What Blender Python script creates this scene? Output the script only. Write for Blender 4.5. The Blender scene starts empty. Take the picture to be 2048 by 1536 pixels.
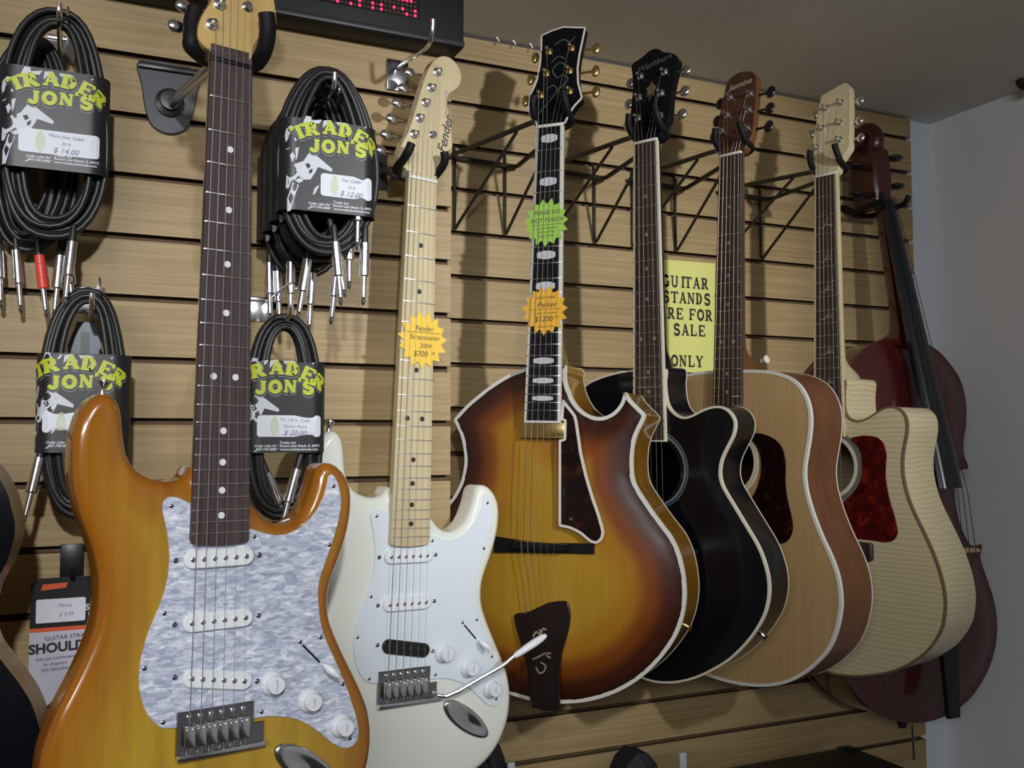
import bpy, bmesh, math, random
import numpy as np
from mathutils import Matrix, Vector
from mathutils.geometry import delaunay_2d_cdt

# ------------------------------------------------------------------ camera, light, exposure
Z0 = 1.62                      # eye height of the photographer; z values below are relative to it
sc = bpy.context.scene
COL = sc.collection
YAW, PITCH, ROLL = 0.4284, 0.0586, -0.0011

def cam_axes():
    cy, sy = math.cos(YAW), math.sin(YAW)
    f = Vector((sy*math.cos(PITCH), cy*math.cos(PITCH), math.sin(PITCH)))
    r = Vector((cy, -sy, 0)); u = r.cross(f)
    c, s = math.cos(ROLL), math.sin(ROLL)
    return c*r+s*u, -s*r+c*u, f

_r, _u, _f = cam_axes()
cd = bpy.data.cameras.new('camera'); cam = bpy.data.objects.new('camera', cd); COL.objects.link(cam)
cam.matrix_world = Matrix(((_r.x, _u.x, -_f.x, 0), (_r.y, _u.y, -_f.y, 0), (_r.z, _u.z, -_f.z, Z0), (0, 0, 0, 1)))
cd.sensor_width = 36; cd.lens = 36*1922.0732/2048; cd.clip_start = 0.02
sc.camera = cam
sc.view_settings.view_transform = 'Standard'; sc.view_settings.look = 'None'
sc.view_settings.gamma = 1; sc.view_settings.use_curve_mapping = False
sc.view_settings.exposure = 0.0

w = bpy.data.worlds.new('world'); sc.world = w; w.use_nodes = True
w.node_tree.nodes['Background'].inputs[0].default_value = (0.75, 0.85, 1.0, 1)
w.node_tree.nodes['Background'].inputs[1].default_value = 0.05

def lamp(name, loc, target, power, size, col=(1, 0.97, 0.9), size_y=None):
    d = bpy.data.lights.new(name, 'AREA'); d.energy = power; d.size = size; d.color = col
    if size_y: d.shape = 'RECTANGLE'; d.size_y = size_y
    else: d.shape = 'DISK'
    o = bpy.data.objects.new(name, d); COL.objects.link(o)
    o.location = (loc[0], loc[1], loc[2]+Z0)
    dirv = Vector(target)-Vector(loc)
    o.rotation_euler = dirv.to_track_quat('-Z', 'Y').to_euler()
    return o
def spot(name, loc, target, power, radius, half, col):
    d = bpy.data.lights.new(name, 'SPOT'); d.energy = power; d.shadow_soft_size = radius; d.spot_size = math.radians(2*half); d.spot_blend = 1.0; d.color = col
    o = bpy.data.objects.new(name, d); COL.objects.link(o); o.location = (loc[0], loc[1], loc[2]+Z0)
    o.rotation_euler = (Vector(target)-Vector(loc)).to_track_quat('-Z', 'Y').to_euler(); return o
spot('track_spotlight', (0.91, -0.85, 0.655), (0.82, 1.40, 0.23), 145, 0.04, 21.5, (0.97, 0.99, 1.0))
spot('track_spotlight', (-0.15, -0.85, 0.655), (-0.22, 1.15, -0.03), 95, 0.04, 28, (0.97, 0.99, 1.0))
lamp('fill_light', (-1.2, -1.6, 0.66), (-0.6, -0.6, -0.2), 46, 1.4, (0.97, 0.98, 1.0), 0.4)  # unseen fill lamp, added to raise the ambient light on walls and ceiling
# ------------------------------------------------------------------ helpers: objects
def tag(o, label=None, cat=None, group=None, kind=None):
    if label: o['label'] = label
    if cat: o['category'] = cat
    if group: o['group'] = group
    if kind: o['kind'] = kind
    return o
def thing(name, label, cat, mw=None, group=None):
    o = bpy.data.objects.new(name, None); COL.objects.link(o); o.empty_display_size = 0.02
    if mw is not None: o.matrix_world = mw
    return tag(o, label, cat, group)
def obj(name, bm, m, parent=None, smooth=35, mw=None):
    me = bpy.data.meshes.new(name)
    bmesh.ops.recalc_face_normals(bm, faces=bm.faces)
    bm.to_mesh(me); bm.free()
    for mm in (m if isinstance(m, (list, tuple)) else [m]): me.materials.append(mm)
    if smooth:
        me.polygons.foreach_set('use_smooth', [True]*len(me.polygons)); me.set_sharp_from_angle(angle=math.radians(smooth))
    o = bpy.data.objects.new(name, me); COL.objects.link(o)
    if parent: o.parent = parent
    elif mw is not None: o.matrix_world = mw
    return o
def pose(p):
    yaw, pit, rol = p[3:6]
    n = Vector((math.sin(yaw)*math.cos(pit), -math.cos(yaw)*math.cos(pit), math.sin(pit)))
    u = Vector((math.cos(yaw), math.sin(yaw), 0)); v = n.cross(u)
    c, s = math.cos(rol), math.sin(rol)
    u, v = c*u+s*v, -s*u+c*v
    return Matrix(((u.x, v.x, n.x, p[0]), (u.y, v.y, n.y, p[1]), (u.z, v.z, n.z, p[2]+Z0), (0, 0, 0, 1)))
def frame_at(x, y, z, yaw=0):
    "local x right along the wall, y up, z out of the wall"
    return pose((x, y, z, yaw, 0, 0))
# ------------------------------------------------------------------ helpers: meshes
NB = bmesh.new
def box(bm, x0, x1, y0, y1, z0, z1, bev=0, seg=2):
    r = bmesh.ops.create_cube(bm, size=1); vs = r['verts']
    for v in vs:
        v.co = Vector(((x0+x1)/2+v.co.x*(x1-x0), (y0+y1)/2+v.co.y*(y1-y0), (z0+z1)/2+v.co.z*(z1-z0)))
    if bev:
        es = list({e for v in vs for e in v.link_edges})
        bmesh.ops.bevel(bm, geom=es, offset=bev, segments=seg, affect='EDGES', profile=0.5)
    return bm
def tube(bm, path, r, n=8, closed=False, caps=True):
    P = [Vector(p) for p in path]; N = len(P)
    rr = r if isinstance(r, (list, tuple)) else [r]*N
    rings = []; up = None
    for i, p in enumerate(P):
        a = P[(i-1) % N] if (closed or i > 0) else P[i]; b = P[(i+1) % N] if (closed or i < N-1) else P[i]
        t = (b-a); t = t.normalized() if t.length > 1e-9 else Vector((0, 0, 1))
        if up is None:
            up = Vector((0, 0, 1)) if abs(t.z) < 0.9 else Vector((1, 0, 0))
        s = t.cross(up)
        if s.length < 1e-6: s = t.orthogonal()
        s.normalize(); q = s.cross(t).normalized(); up = q
        rings.append([bm.verts.new(p+rr[i]*(math.cos(2*math.pi*k/n)*s+math.sin(2*math.pi*k/n)*q)) for k in range(n)])
    M = N if closed else N-1
    for i in range(M):
        A, B = rings[i], rings[(i+1) % N]
        off = 0
        if closed and i == N-1:
            off = min(range(n), key=lambda k: (A[0].co-B[k].co).length)
        for k in range(n):
            bm.faces.new((A[k], A[(k+1) % n], B[(k+1+off) % n], B[(k+off) % n]))
    if caps and not closed:
        bm.faces.new(rings[0][::-1]); bm.faces.new(rings[-1])
    return bm
def lathe(bm, prof, n=20, c=(0, 0, 0), mat3=None):
    "profile of (radius, height) about local z"
    rings = []
    for r, h in prof:
        ring = []
        for k in range(n if r > 1e-7 else 1):
            v = Vector((r*math.cos(2*math.pi*k/n), r*math.sin(2*math.pi*k/n), h))
            if mat3 is not None: v = mat3 @ v
            ring.append(bm.verts.new(v+Vector(c)))
        rings.append(ring)
    for A, B in zip(rings, rings[1:]):
        for k in range(n):
            if len(A) == 1 and len(B) == 1: continue
            if len(A) == 1: bm.faces.new((A[0], B[k], B[(k+1) % n]))
            elif len(B) == 1: bm.faces.new((A[k], A[(k+1) % n], B[0]))
            else: bm.faces.new((A[k], A[(k+1) % n], B[(k+1) % n], B[k]))
    for R, rev in ((rings[0], True), (rings[-1], False)):
        if len(R) > 2: bm.faces.new(R[::-1] if rev else R)
    return bm
def axis_rot(d):
    return Vector(d).to_track_quat('Z', 'Y').to_matrix()
def cyl(bm, a, b, r, n=12):
    a, b = Vector(a), Vector(b)
    return lathe(bm, [(r, 0), (r, (b-a).length)], n, a, axis_rot(b-a))
def catmull(pts, closed=True, step=0.003):
    P = [np.array(p, float) for p in pts]; N = len(P); out = []
    for i in range(N if closed else N-1):
        p0 = P[(i-1) % N] if closed or i > 0 else P[i]; p1 = P[i]; p2 = P[(i+1) % N]
        p3 = P[(i+2) % N] if closed or i+2 < N else P[(i+1) % N]
        d = max(np.linalg.norm(p2-p1), 1e-9)
        # centripetal
        t0 = 0; t1 = t0+max(np.linalg.norm(p1-p0), 1e-6)**0.5; t2 = t1+d**0.5; t3 = t2+max(np.linalg.norm(p3-p2), 1e-6)**0.5
        for k in range(max(1, int(round(d/step)))):
            t = t1+(t2-t1)*k/max(1, int(round(d/step)))
            A1 = (t1-t)/(t1-t0)*p0+(t-t0)/(t1-t0)*p1; A2 = (t2-t)/(t2-t1)*p1+(t-t1)/(t2-t1)*p2; A3 = (t3-t)/(t3-t2)*p2+(t-t2)/(t3-t2)*p3
            B1 = (t2-t)/(t2-t0)*A1+(t-t0)/(t2-t0)*A2; B2 = (t3-t)/(t3-t1)*A2+(t-t1)/(t3-t1)*A3
            out.append(((t2-t)/(t2-t1)*B1+(t-t1)/(t2-t1)*B2).tolist())
    if not closed: out.append(P[-1].tolist())
    return out
def area2(p): return sum(a[0]*b[1]-b[0]*a[1] for a, b in zip(p, p[1:]+p[:1]))
def mm(pts): return [(a/1000, b/1000) for a, b in pts]
def ccw(p): return p if area2(p) > 0 else p[::-1]
def resample(p, step):
    a = np.array(p+[p[0]]); d = np.r_[0, np.cumsum(np.linalg.norm(np.diff(a, axis=0), axis=1))]
    n = max(8, int(d[-1]/step)); t = np.linspace(0, d[-1], n, endpoint=False)
    return np.stack([np.interp(t, d, a[:, 0]), np.interp(t, d, a[:, 1])], 1).tolist()
def inset(p, d, it=1):
    "move a ccw outline inwards by d"
    a = np.array(p); n = len(a)
    t = np.roll(a, -1, 0)-np.roll(a, 1, 0); t /= np.maximum(np.linalg.norm(t, axis=1, keepdims=True), 1e-9)
    nr = np.stack([-t[:, 1], t[:, 0]], 1)
    return (a+nr*d).tolist()
def inside(pts, poly):
    x, y = pts[:, 0:1], pts[:, 1:2]; a = np.array(poly); b = np.roll(a, -1, 0); r = np.zeros(len(pts), bool)
    for k in range(0, len(pts), 4000):
        X, Y = x[k:k+4000], y[k:k+4000]; dy = b[:, 1]-a[:, 1]; dy = np.where(np.abs(dy) < 1e-12, 1e-12, dy)
        c = ((a[:, 1] > Y) != (b[:, 1] > Y)) & (X < (b[:, 0]-a[:, 0])*(Y-a[:, 1])/dy+a[:, 0])
        r[k:k+4000] = (c.sum(1) % 2) == 1
    return r
def edge_dist(pts, poly):
    a = np.array(poly); b = np.roll(a, -1, 0); d = np.full(len(pts), 9.0)
    for p, q in zip(a, b):
        e = q-p; L = max(e@e, 1e-12); t = np.clip(((pts-p)@e)/L, 0, 1)
        d = np.minimum(d, np.linalg.norm(pts-(p+t[:, None]*e), axis=1))
    return d
def plate(bm, poly, zf, step=0.012, holes=(), edge_ref=None, both=None):
    "fill an outline with triangles; zf(pts, dist) gives heights; stores distance to the rim in layer 'edge'"
    lay = bm.verts.layers.float.get('edge') or bm.verts.layers.float.new('edge')
    P = [tuple(p) for p in poly]; E = [(i, (i+1) % len(P)) for i in range(len(P))]
    V = list(P)
    for h in holes:
        s = len(V); V += [tuple(p) for p in h]; E += [(s+i, s+(i+1) % len(h)) for i in range(len(h))]
    a = np.array(P); lo, hi = a.min(0), a.max(0)
    gx, gy = np.meshgrid(np.arange(lo[0], hi[0], step), np.arange(lo[1], hi[1], step)); g = np.stack([gx.ravel(), gy.ravel()], 1)
    if len(g):
        ok = inside(g, P)
        for h in holes: ok &= ~inside(g, h)
        g = g[ok]
    if len(g):
        g = g[edge_dist(g, P) > step*0.55]
        for h in holes: g = g[edge_dist(g, h) > step*0.55]
        V += [tuple(p) for p in g]
    vs, es, fs, _, _, _ = delaunay_2d_cdt([Vector(v) for v in V], E, [], 1, 1e-7)
    va = np.array([(v.x, v.y) for v in vs]); d = edge_dist(va, edge_ref or P); z = zf(va, d)
    bv = []
    for (x, y), zz, dd in zip(va, z, d):
        v = bm.verts.new((x, y, zz)); v[lay] = dd; bv.append(v)
    if not len(fs): return bm
    cen = np.array([va[list(f)].mean(0) for f in fs]); ok = inside(cen, P)
    for h in holes: ok &= ~inside(cen, h)
    for f, k in zip(fs, ok):
        if k: bm.faces.new([bv[i] for i in f])
    return bm
def flat(z): return lambda p, d: np.full(len(p), z)
def wall_strip(bm, layers, closed=True):
    "layers: list of (outline, z, edge value); joins equal-length outlines"
    lay = bm.verts.layers.float.get('edge') or bm.verts.layers.float.new('edge')
    rings = []
    for p, z, e in layers:
        R = []
        for x, y in p:
            v = bm.verts.new((x, y, z)); v[lay] = e; R.append(v)
        rings.append(R)
    n = len(rings[0])
    for A, B in zip(rings, rings[1:]):
        for k in range(n if closed else n-1): bm.faces.new((A[k], A[(k+1) % n], B[(k+1) % n], B[k]))
    return rings
def weld(bm, d=1e-5):
    bmesh.ops.remove_doubles(bm, verts=bm.verts, dist=d); return bm
def slab(bm, poly, z0, z1, bev=0.0):
    "flat prism of an outline with a small chamfer at the front"
    p = ccw([tuple(q) for q in poly])
    top = inset(p, bev) if bev else p
    wall_strip(bm, [(p, z0, 0)]+([(p, z1-bev, 0)] if bev else [])+[(top, z1, 0)])
    plate(bm, top, flat(z1), 99); plate(bm, p, flat(z0), 99)
    return weld(bm)
def ring(bm, outer, inner, z0, z1):
    wall_strip(bm, [(outer, z0, 0), (outer, z1, 0), (inner, z1, 0), (inner, z0, 0), (outer, z0, 0)])
    return weld(bm)
def circle(r, c=(0, 0), n=40): return [(c[0]+r*math.cos(2*math.pi*k/n), c[1]+r*math.sin(2*math.pi*k/n)) for k in range(n)]
def pill(w, h, c=(0, 0), rot=0, n=10, r=None):
    r = h/2 if r is None else r; out = []
    for sx, sy, a0 in ((1, 1, 0), (-1, 1, 90), (-1, -1, 180), (1, -1, 270)):
        for k in range(n+1):
            a = math.radians(a0+90*k/n); out.append((sx*(w/2-r)+r*math.cos(a), sy*(h/2-r)+r*math.sin(a)))
    q = []
    for p in out:
        if not q or math.dist(p, q[-1]) > 1e-6: q.append(p)
    if math.dist(q[0], q[-1]) < 1e-6: q.pop()
    cr, sr = math.cos(math.radians(rot)), math.sin(math.radians(rot))
    return [(c[0]+x*cr-y*sr, c[1]+x*sr+y*cr) for x, y in q]
# ------------------------------------------------------------------ helpers: writing
def text_bm(s, size, loc=(0, 0, 0), rot=0, shear=0, bold=0, align='CENTER', mat=None, thick=0):
    cu = bpy.data.curves.new('t', 'FONT'); cu.body = s; cu.size = size; cu.align_x = align; cu.align_y = 'CENTER'; cu.shear = shear; cu.offset = bold
    cu.resolution_u = 3; cu.space_line = 0.95
    o = bpy.data.objects.new('t', cu)
    me = o.to_mesh()
    bm = NB(); bm.from_mesh(me); o.to_mesh_clear()
    M = Matrix.Translation(loc) @ Matrix.Rotation(math.radians(rot), 4, 'Z')
    if mat is not None: M = mat @ M
    bmesh.ops.transform(bm, matrix=M, verts=bm.verts)
    bpy.data.objects.remove(o); bpy.data.curves.remove(cu)
    return bm
def join(bm, other):
    me = bpy.data.meshes.new('tmp'); other.to_mesh(me); other.free(); bm.from_mesh(me); bpy.data.meshes.remove(me); return bm
def arc(cx, cy, rx, ry, a0, a1, n=10): return [(cx+rx*math.cos(math.radians(a0+(a1-a0)*k/n)), cy+ry*math.sin(math.radians(a0+(a1-a0)*k/n))) for k in range(n+1)]
H_, T_ = 1.0, 0.55
def srf(x, y, w=.22): return ([(x-w, y), (x+w, y)], T_)
GLY = {
 'T': [([(.5, 0), (.5, 1)], H_), ([(.04, .93), (.96, .93)], T_), ([(.06, .74), (.06, .98)], T_), ([(.94, .74), (.94, .98)], T_), srf(.5, .06)],
 'R': [([(.24, 0), (.24, 1)], H_), ([(.24, .94)]+arc(.5, .71, .26, .23, 90, -90)+[(.24, .48)], T_), (arc(.52, .71, .2, .2, 80, -80), H_), ([(.48, .46), (.82, .06)], H_), srf(.22, .06), srf(.2, .94, .18), srf(.86, .06, .14)],
 'A': [([(.5, 1), (.82, .05)], H_), ([(.5, 1), (.18, .05)], T_), ([(.28, .34), (.7, .34)], T_), srf(.16, .06, .16), srf(.84, .06, .18)],
 'D': [([(.24, 0), (.24, 1)], H_), ([(.24, .94)]+arc(.42, .5, .4, .44, 90, -90)+[(.24, .06)], T_), (arc(.44, .5, .34, .36, 70, -70), H_), srf(.2, .06, .18), srf(.2, .94, .18)],
 'E': [([(.24, 0), (.24, 1)], H_), ([(.1, .94), (.86, .94), (.86, .72)], T_), ([(.1, .06), (.9, .06), (.9, .3)], T_), ([(.24, .5), (.64, .5)], T_), ([(.64, .38), (.64, .62)], T_)],
 'J': [([(.62, 1), (.62, .25)]+arc(.4, .25, .22, .2, 0, -170), H_), srf(.62, .94)],
 'O': [(arc(.5, .5, .38, .42, 0, 360, 20), H_)],
 'N': [([(.18, 0), (.18, 1)], T_), ([(.82, 0), (.82, 1)], T_), ([(.18, .96), (.82, .06)], H_), srf(.18, .06, .16), srf(.16, .94, .16), srf(.82, .94, .16)],
 'S': [(arc(.5, .73, .3, .22, 30, 250)+arc(.5, .27, .32, .23, 80, -150), H_), ([(.8, .72), (.8, .96)], T_), ([(.18, .06), (.18, .3)], T_)],
 'G': [(arc(.5, .5, .38, .44, 50, 320, 16), H_), ([(.82, .08), (.82, .44)], H_), srf(.76, .44, .18), ([(.8, .7), (.8, .96)], T_)],
 'U': [([(.22, 1), (.22, .32)]+arc(.52, .32, .3, .27, 180, 360)+[(.82, 1)], .8), srf(.2, .94, .18), srf(.82, .94, .16)],
 'I': [([(.5, 0), (.5, 1)], H_), srf(.5, .06), srf(.5, .94)],
 'F': [([(.26, 0), (.26, 1)], H_), ([(.1, .94), (.88, .94), (.88, .7)], T_), ([(.26, .5), (.66, .5)], T_), ([(.66, .38), (.66, .62)], T_), srf(.26, .06)],
 'L': [([(.28, 0), (.28, 1)], H_), ([(.1, .06), (.88, .06), (.88, .34)], T_), srf(.28, .94)],
 'Y': [([(.16, .95), (.5, .46), (.5, 0)], H_), ([(.84, .95), (.5, .46)], T_), srf(.5, .06), srf(.16, .94, .16), srf(.84, .94, .16)],
 "'": [([(.5, .98), (.5, .66)], 1.3)]}
_lift = [0]
def stroke(bm, pts, wd, f):
    "flat pen stroke; every facet sits a hair above the last so that none share a plane"
    def face(q):
        _lift[0] = (_lift[0]+1) % 16
        vs = [bm.verts.new(f(x, y)) for x, y in q]; fc = bm.faces.new(vs); fc.normal_update()
        n = fc.normal if fc.normal.z >= 0 else -fc.normal
        for v in vs: v.co += n*(_lift[0]*1.2e-5)
    for a, b in zip(pts, pts[1:]):
        dx, dy = b[0]-a[0], b[1]-a[1]; L = math.hypot(dx, dy)
        if L < 1e-9: continue
        nx, ny = -dy/L*wd/2, dx/L*wd/2
        face(((a[0]+nx, a[1]+ny), (b[0]+nx, b[1]+ny), (b[0]-nx, b[1]-ny), (a[0]-nx, a[1]-ny)))
    for p in pts[1:-1]: face(circle(wd/2, p, 8))
def slab_letter(bm, ch, cx, cy, w, h, rot=0, wt=.2, z=0, fmap=None):
    c, s = math.cos(math.radians(rot)), math.sin(math.radians(rot))
    def f(x, y):
        X, Y = (x-.5)*w, (y-.5)*h
        X, Y = cx+X*c-Y*s, cy+X*s+Y*c
        return fmap(X, Y) if fmap else (X, Y, z)
    for pts, k in GLY[ch]: stroke(bm, pts, wt*k, f)
def slab_word(bm, s, x, y, w, h, gap, wt=.2, z=0):
    for ch in s:
        if ch != ' ': slab_letter(bm, ch, x+w/2, y, w, h, 0, wt, z)
        x += (w*0.55 if ch == 'I' else w)+gap if ch != ' ' else w*.6
# ------------------------------------------------------------------ materials
def mat(name, col, rough=.5, metal=0, coat=0, spec=.5, emit=None, alpha=None, trans=0):
    m = bpy.data.materials.new(name); m.use_nodes = True; b = m.node_tree.nodes['Principled BSDF']
    b.inputs['Base Color'].default_value = (*col, 1); b.inputs['Roughness'].default_value = rough; b.inputs['Metallic'].default_value = metal
    b.inputs['Coat Weight'].default_value = coat; b.inputs['Coat Roughness'].default_value = .04; b.inputs['Specular IOR Level'].default_value = spec
    b.inputs['Transmission Weight'].default_value = trans
    if emit: b.inputs['Emission Color'].default_value = (*col, 1); b.inputs['Emission Strength'].default_value = emit
    return m
def nd(m, t, **kw):
    n = m.node_tree.nodes.new(t)
    for k, v in kw.items():
        if hasattr(n, k): setattr(n, k, v)
        else: n.inputs[k].default_value = v
    return n
def lk(m, a, ao, b, bi): m.node_tree.links.new(a.outputs[ao], b.inputs[bi])
def ramp(m, stops, interp='LINEAR'):
    r = nd(m, 'ShaderNodeValToRGB'); cr = r.color_ramp; cr.interpolation = interp
    while len(cr.elements) < len(stops): cr.elements.new(.5)
    for e, (p, c) in zip(cr.elements, stops): e.position = p; e.color = (*c, 1)
    return r
def noise_src(m, scale, detail=4, rough=.55, dist=0, space='Object', sc_=1.0):
    tc = nd(m, 'ShaderNodeTexCoord'); mp = nd(m, 'ShaderNodeMapping'); mp.inputs['Scale'].default_value = scale
    n = nd(m, 'ShaderNodeTexNoise'); n.inputs['Scale'].default_value = sc_; n.inputs['Detail'].default_value = detail; n.inputs['Roughness'].default_value = rough; n.inputs['Distortion'].default_value = dist
    lk(m, tc, space, mp, 'Vector'); lk(m, mp, 'Vector', n, 'Vector'); return n
def mixc(m, fac, a, b, blend='MIX'):
    x = nd(m, 'ShaderNodeMix'); x.data_type = 'RGBA'; x.blend_type = blend
    for key, val in ((0, fac), (6, a), (7, b)):
        if isinstance(val, tuple) and hasattr(val[0], 'outputs'): m.node_tree.links.new(val[0].outputs[val[1]], x.inputs[key])
        elif isinstance(val, tuple): x.inputs[key].default_value = (*val, 1)
        else: x.inputs[key].default_value = val
    return x
def bsdf(m): return m.node_tree.nodes['Principled BSDF']
def wood(name, c0, c1, scale, rough=.5, coat=0, p0=.3, p1=.7, detail=5, dist=.3, bump=0, spec=.5):
    m = mat(name, c0, rough, 0, coat, spec)
    n = noise_src(m, scale, detail, .6, dist); r = ramp(m, [(p0, c0), (p1, c1)])
    lk(m, n, 'Fac', r, 'Fac'); lk(m, r, 'Color', bsdf(m), 'Base Color')
    if bump:
        b = nd(m, 'ShaderNodeBump', Strength=bump, Distance=.001); lk(m, n, 'Fac', b, 'Height'); lk(m, b, 'Normal', bsdf(m), 'Normal')
    return m
def burst(name, stops, span, grain, scale, rough=.2, coat=1, gstr=.35):
    "finish that shifts with distance from the rim, over a grain"
    m = mat(name, (1, 1, 1), rough, 0, coat)
    at = nd(m, 'ShaderNodeAttribute'); at.attribute_name = 'edge'
    mr = nd(m, 'ShaderNodeMapRange'); mr.inputs['From Max'].default_value = span; lk(m, at, 'Fac', mr, 'Value')
    r = ramp(m, stops, 'EASE'); lk(m, mr, 'Result', r, 'Fac')
    n = noise_src(m, scale, 5, .6, .2); g = ramp(m, [(.3, grain), (.7, (1, 1, 1))]); lk(m, n, 'Fac', g, 'Fac')
    x = mixc(m, gstr, (r, 'Color'), (g, 'Color'), 'MULTIPLY'); lk(m, x, 2, bsdf(m), 'Base Color')
    return m
M = {}
M['chrome'] = mat('chrome', (.80, .81, .84), .20, 1)
M['nickel'] = mat('nickel', (.62, .61, .58), .25, 1)
M['dark_chrome'] = mat('dark chrome', (.35, .35, .37), .22, 1)
M['gold'] = mat('gold plate', (.72, .55, .22), .28, 1)
M['steel'] = mat('string steel', (.80, .79, .77), .30, .9)
M['bronze'] = mat('bronze string', (.26, .20, .15), .4, 1)
M['black_rubber'] = mat('black rubber', (.006, .006, .007), .6, 0, 0, .25)
M['black_gloss'] = mat('black lacquer', (.004, .004, .006), .2, 0, .12, .18)
M['black_plastic'] = mat('black plastic', (.012, .012, .013), .35)
M['black_paint'] = mat('black painted wire', (.018, .014, .011), .45)
M['white_plastic'] = mat('white plastic', (.80, .82, .86), .3)
M['white_body'] = mat('olympic white lacquer', (.80, .82, .74), .18, 0, 1)
M['guard_white'] = mat('white pickguard plastic', (.72, .78, .84), .35)
M['cream'] = mat('cream binding', (.62, .58, .45), .35)
M['ivory'] = mat('ivory white binding', (.66, .64, .58), .35)
M['pearl'] = mat('pearl', (.55, .56, .60), .25)
M['dot_white'] = mat('pearl dot', (.75, .76, .78), .3)
M['dot_black'] = mat('black dot', (.02, .018, .012), .5)
M['dot_dim'] = mat('abalone dot', (.25, .22, .2), .3)
M['bone'] = mat('bone nut', (.70, .68, .62), .4)
M['maple'] = wood('maple', (.52, .335, .115), (.62, .43, .165), (26, 3, 26), .3, .7)
M['maple_pale'] = wood('pale maple', (.52, .42, .24), (.64, .54, .34), (30, 3, 30), .3, .6)
M['rosewood'] = wood('rosewood', (.034, .020, .021), (.080, .050, .050), (300, 8, 40), .5, 0, .35, .7)
M['rosewood_b'] = wood('brown rosewood', (.022, .014, .010), (.065, .042, .030), (300, 8, 40), .45, 0, .35, .7)
M['ebony'] = mat('ebony', (.006, .006, .007), .3)
M['mahogany'] = wood('mahogany', (.095, .032, .010), (.15, .054, .018), (40, 6, 40), .45, .1)
M['mahogany_dark'] = wood('dark mahogany', (.06, .017, .01), (.12, .04, .02), (60, 6, 40), .25, .6)
M['spruce'] = wood('spruce top', (.40, .25, .105), (.46, .295, .135), (160, 2.2, 10), .4, .5, .3, .7, 3)
M['nat_side'] = wood('pale guitar side', (.42, .29, .15), (.52, .38, .2), (20, 20, 60), .4, .3)
M['honey'] = burst('honey burst lacquer', [(0, (.37, .125, .008)), (.28, (.42, .185, .011)), (.65, (.48, .27, .018)), (1, (.51, .32, .024))], .085, (.42, .30, .14), (38, 3, 38), .2, 1, .55)
M['sunburst'] = burst('tobacco sunburst', [(0, (.018, .004, .002)), (.20, (.055, .011, .003)), (.42, (.19, .048, .005)), (.66, (.37, .165, .012)), (1, (.42, .235, .020))], .115, (.7, .6, .4), (90, 2.5, 30), .28, .4, .5)
M['amber_side'] = wood('amber maple side', (.20, .085, .008), (.30, .14, .012), (30, 30, 12), .22, 1)
def flame():
    m = mat('flamed maple', (.6, .5, .3), .35, 0, .4)
    tc = nd(m, 'ShaderNodeTexCoord'); mp = nd(m, 'ShaderNodeMapping'); mp.inputs['Scale'].default_value = (.25, 1, .6); lk(m, tc, 'Object', mp, 'Vector')
    wv = nd(m, 'ShaderNodeTexWave'); wv.bands_direction = 'Y'; wv.inputs['Scale'].default_value = 38; wv.inputs['Distortion'].default_value = 7; wv.inputs['Detail'].default_value = 2; wv.inputs['Detail Scale'].default_value = .6
    lk(m, mp, 'Vector', wv, 'Vector'); r = ramp(m, [(.1, (.565, .470, .275)), (.8, (.645, .550, .345))]); lk(m, wv, 'Fac', r, 'Fac'); lk(m, r, 'Color', bsdf(m), 'Base Color'); return m
M['flame'] = flame()
def tortoise(name, a, b, c):
    m = mat(name, a, .3, 0, .2, .35); n = noise_src(m, (35, 35, 35), 4, .7, 1.2); r = ramp(m, [(.38, a), (.58, b), (.72, c)]); lk(m, n, 'Fac', r, 'Fac'); lk(m, r, 'Color', bsdf(m), 'Base Color'); return m
M['tort_dark'] = tortoise('dark tortoise', (.004, .002, .002), (.014, .003, .002), (.06, .018, .008))
M['tort_red'] = tortoise('red tortoise', (.035, .003, .003), (.11, .006, .005), (.30, .03, .015))
def pearloid():
    m = mat('white pearloid', (.8, .8, .85), .22, 0, .6)
    tc = nd(m, 'ShaderNodeTexCoord'); mp = nd(m, 'ShaderNodeMapping'); mp.inputs['Rotation'].default_value = (0, 0, math.radians(28)); mp.inputs['Scale'].default_value = (55, 150, 60); lk(m, tc, 'Object', mp, 'Vector')
    n = nd(m, 'ShaderNodeTexNoise'); n.inputs['Scale'].default_value = 1; n.inputs['Detail'].default_value = 5; n.inputs['Roughness'].default_value = .62; n.inputs['Distortion'].default_value = 1.4; lk(m, mp, 'Vector', n, 'Vector')
    v = nd(m, 'ShaderNodeTexVoronoi'); v.inputs['Scale'].default_value = 2.2; lk(m, mp, 'Vector', v, 'Vector')
    r = ramp(m, [(.3, (.50, .53, .64)), (.5, (.62, .65, .75)), (.60, (.80, .82, .90)), (.68, (1, 1, 1))]); lk(m, n, 'Fac', r, 'Fac')
    r2 = ramp(m, [(.15, (.55, .58, .68)), (.5, (.80, .82, .88)), (.7, (1, 1, 1)), (1, (1.0, 1.0, 1.0))]); lk(m, v, 'Color', r2, 'Fac')
    x = mixc(m, .9, (r, 'Color'), (r2, 'Color'), 'MULTIPLY'); lk(m, x, 2, bsdf(m), 'Base Color'); return m
M['pearloid'] = pearloid()
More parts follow.
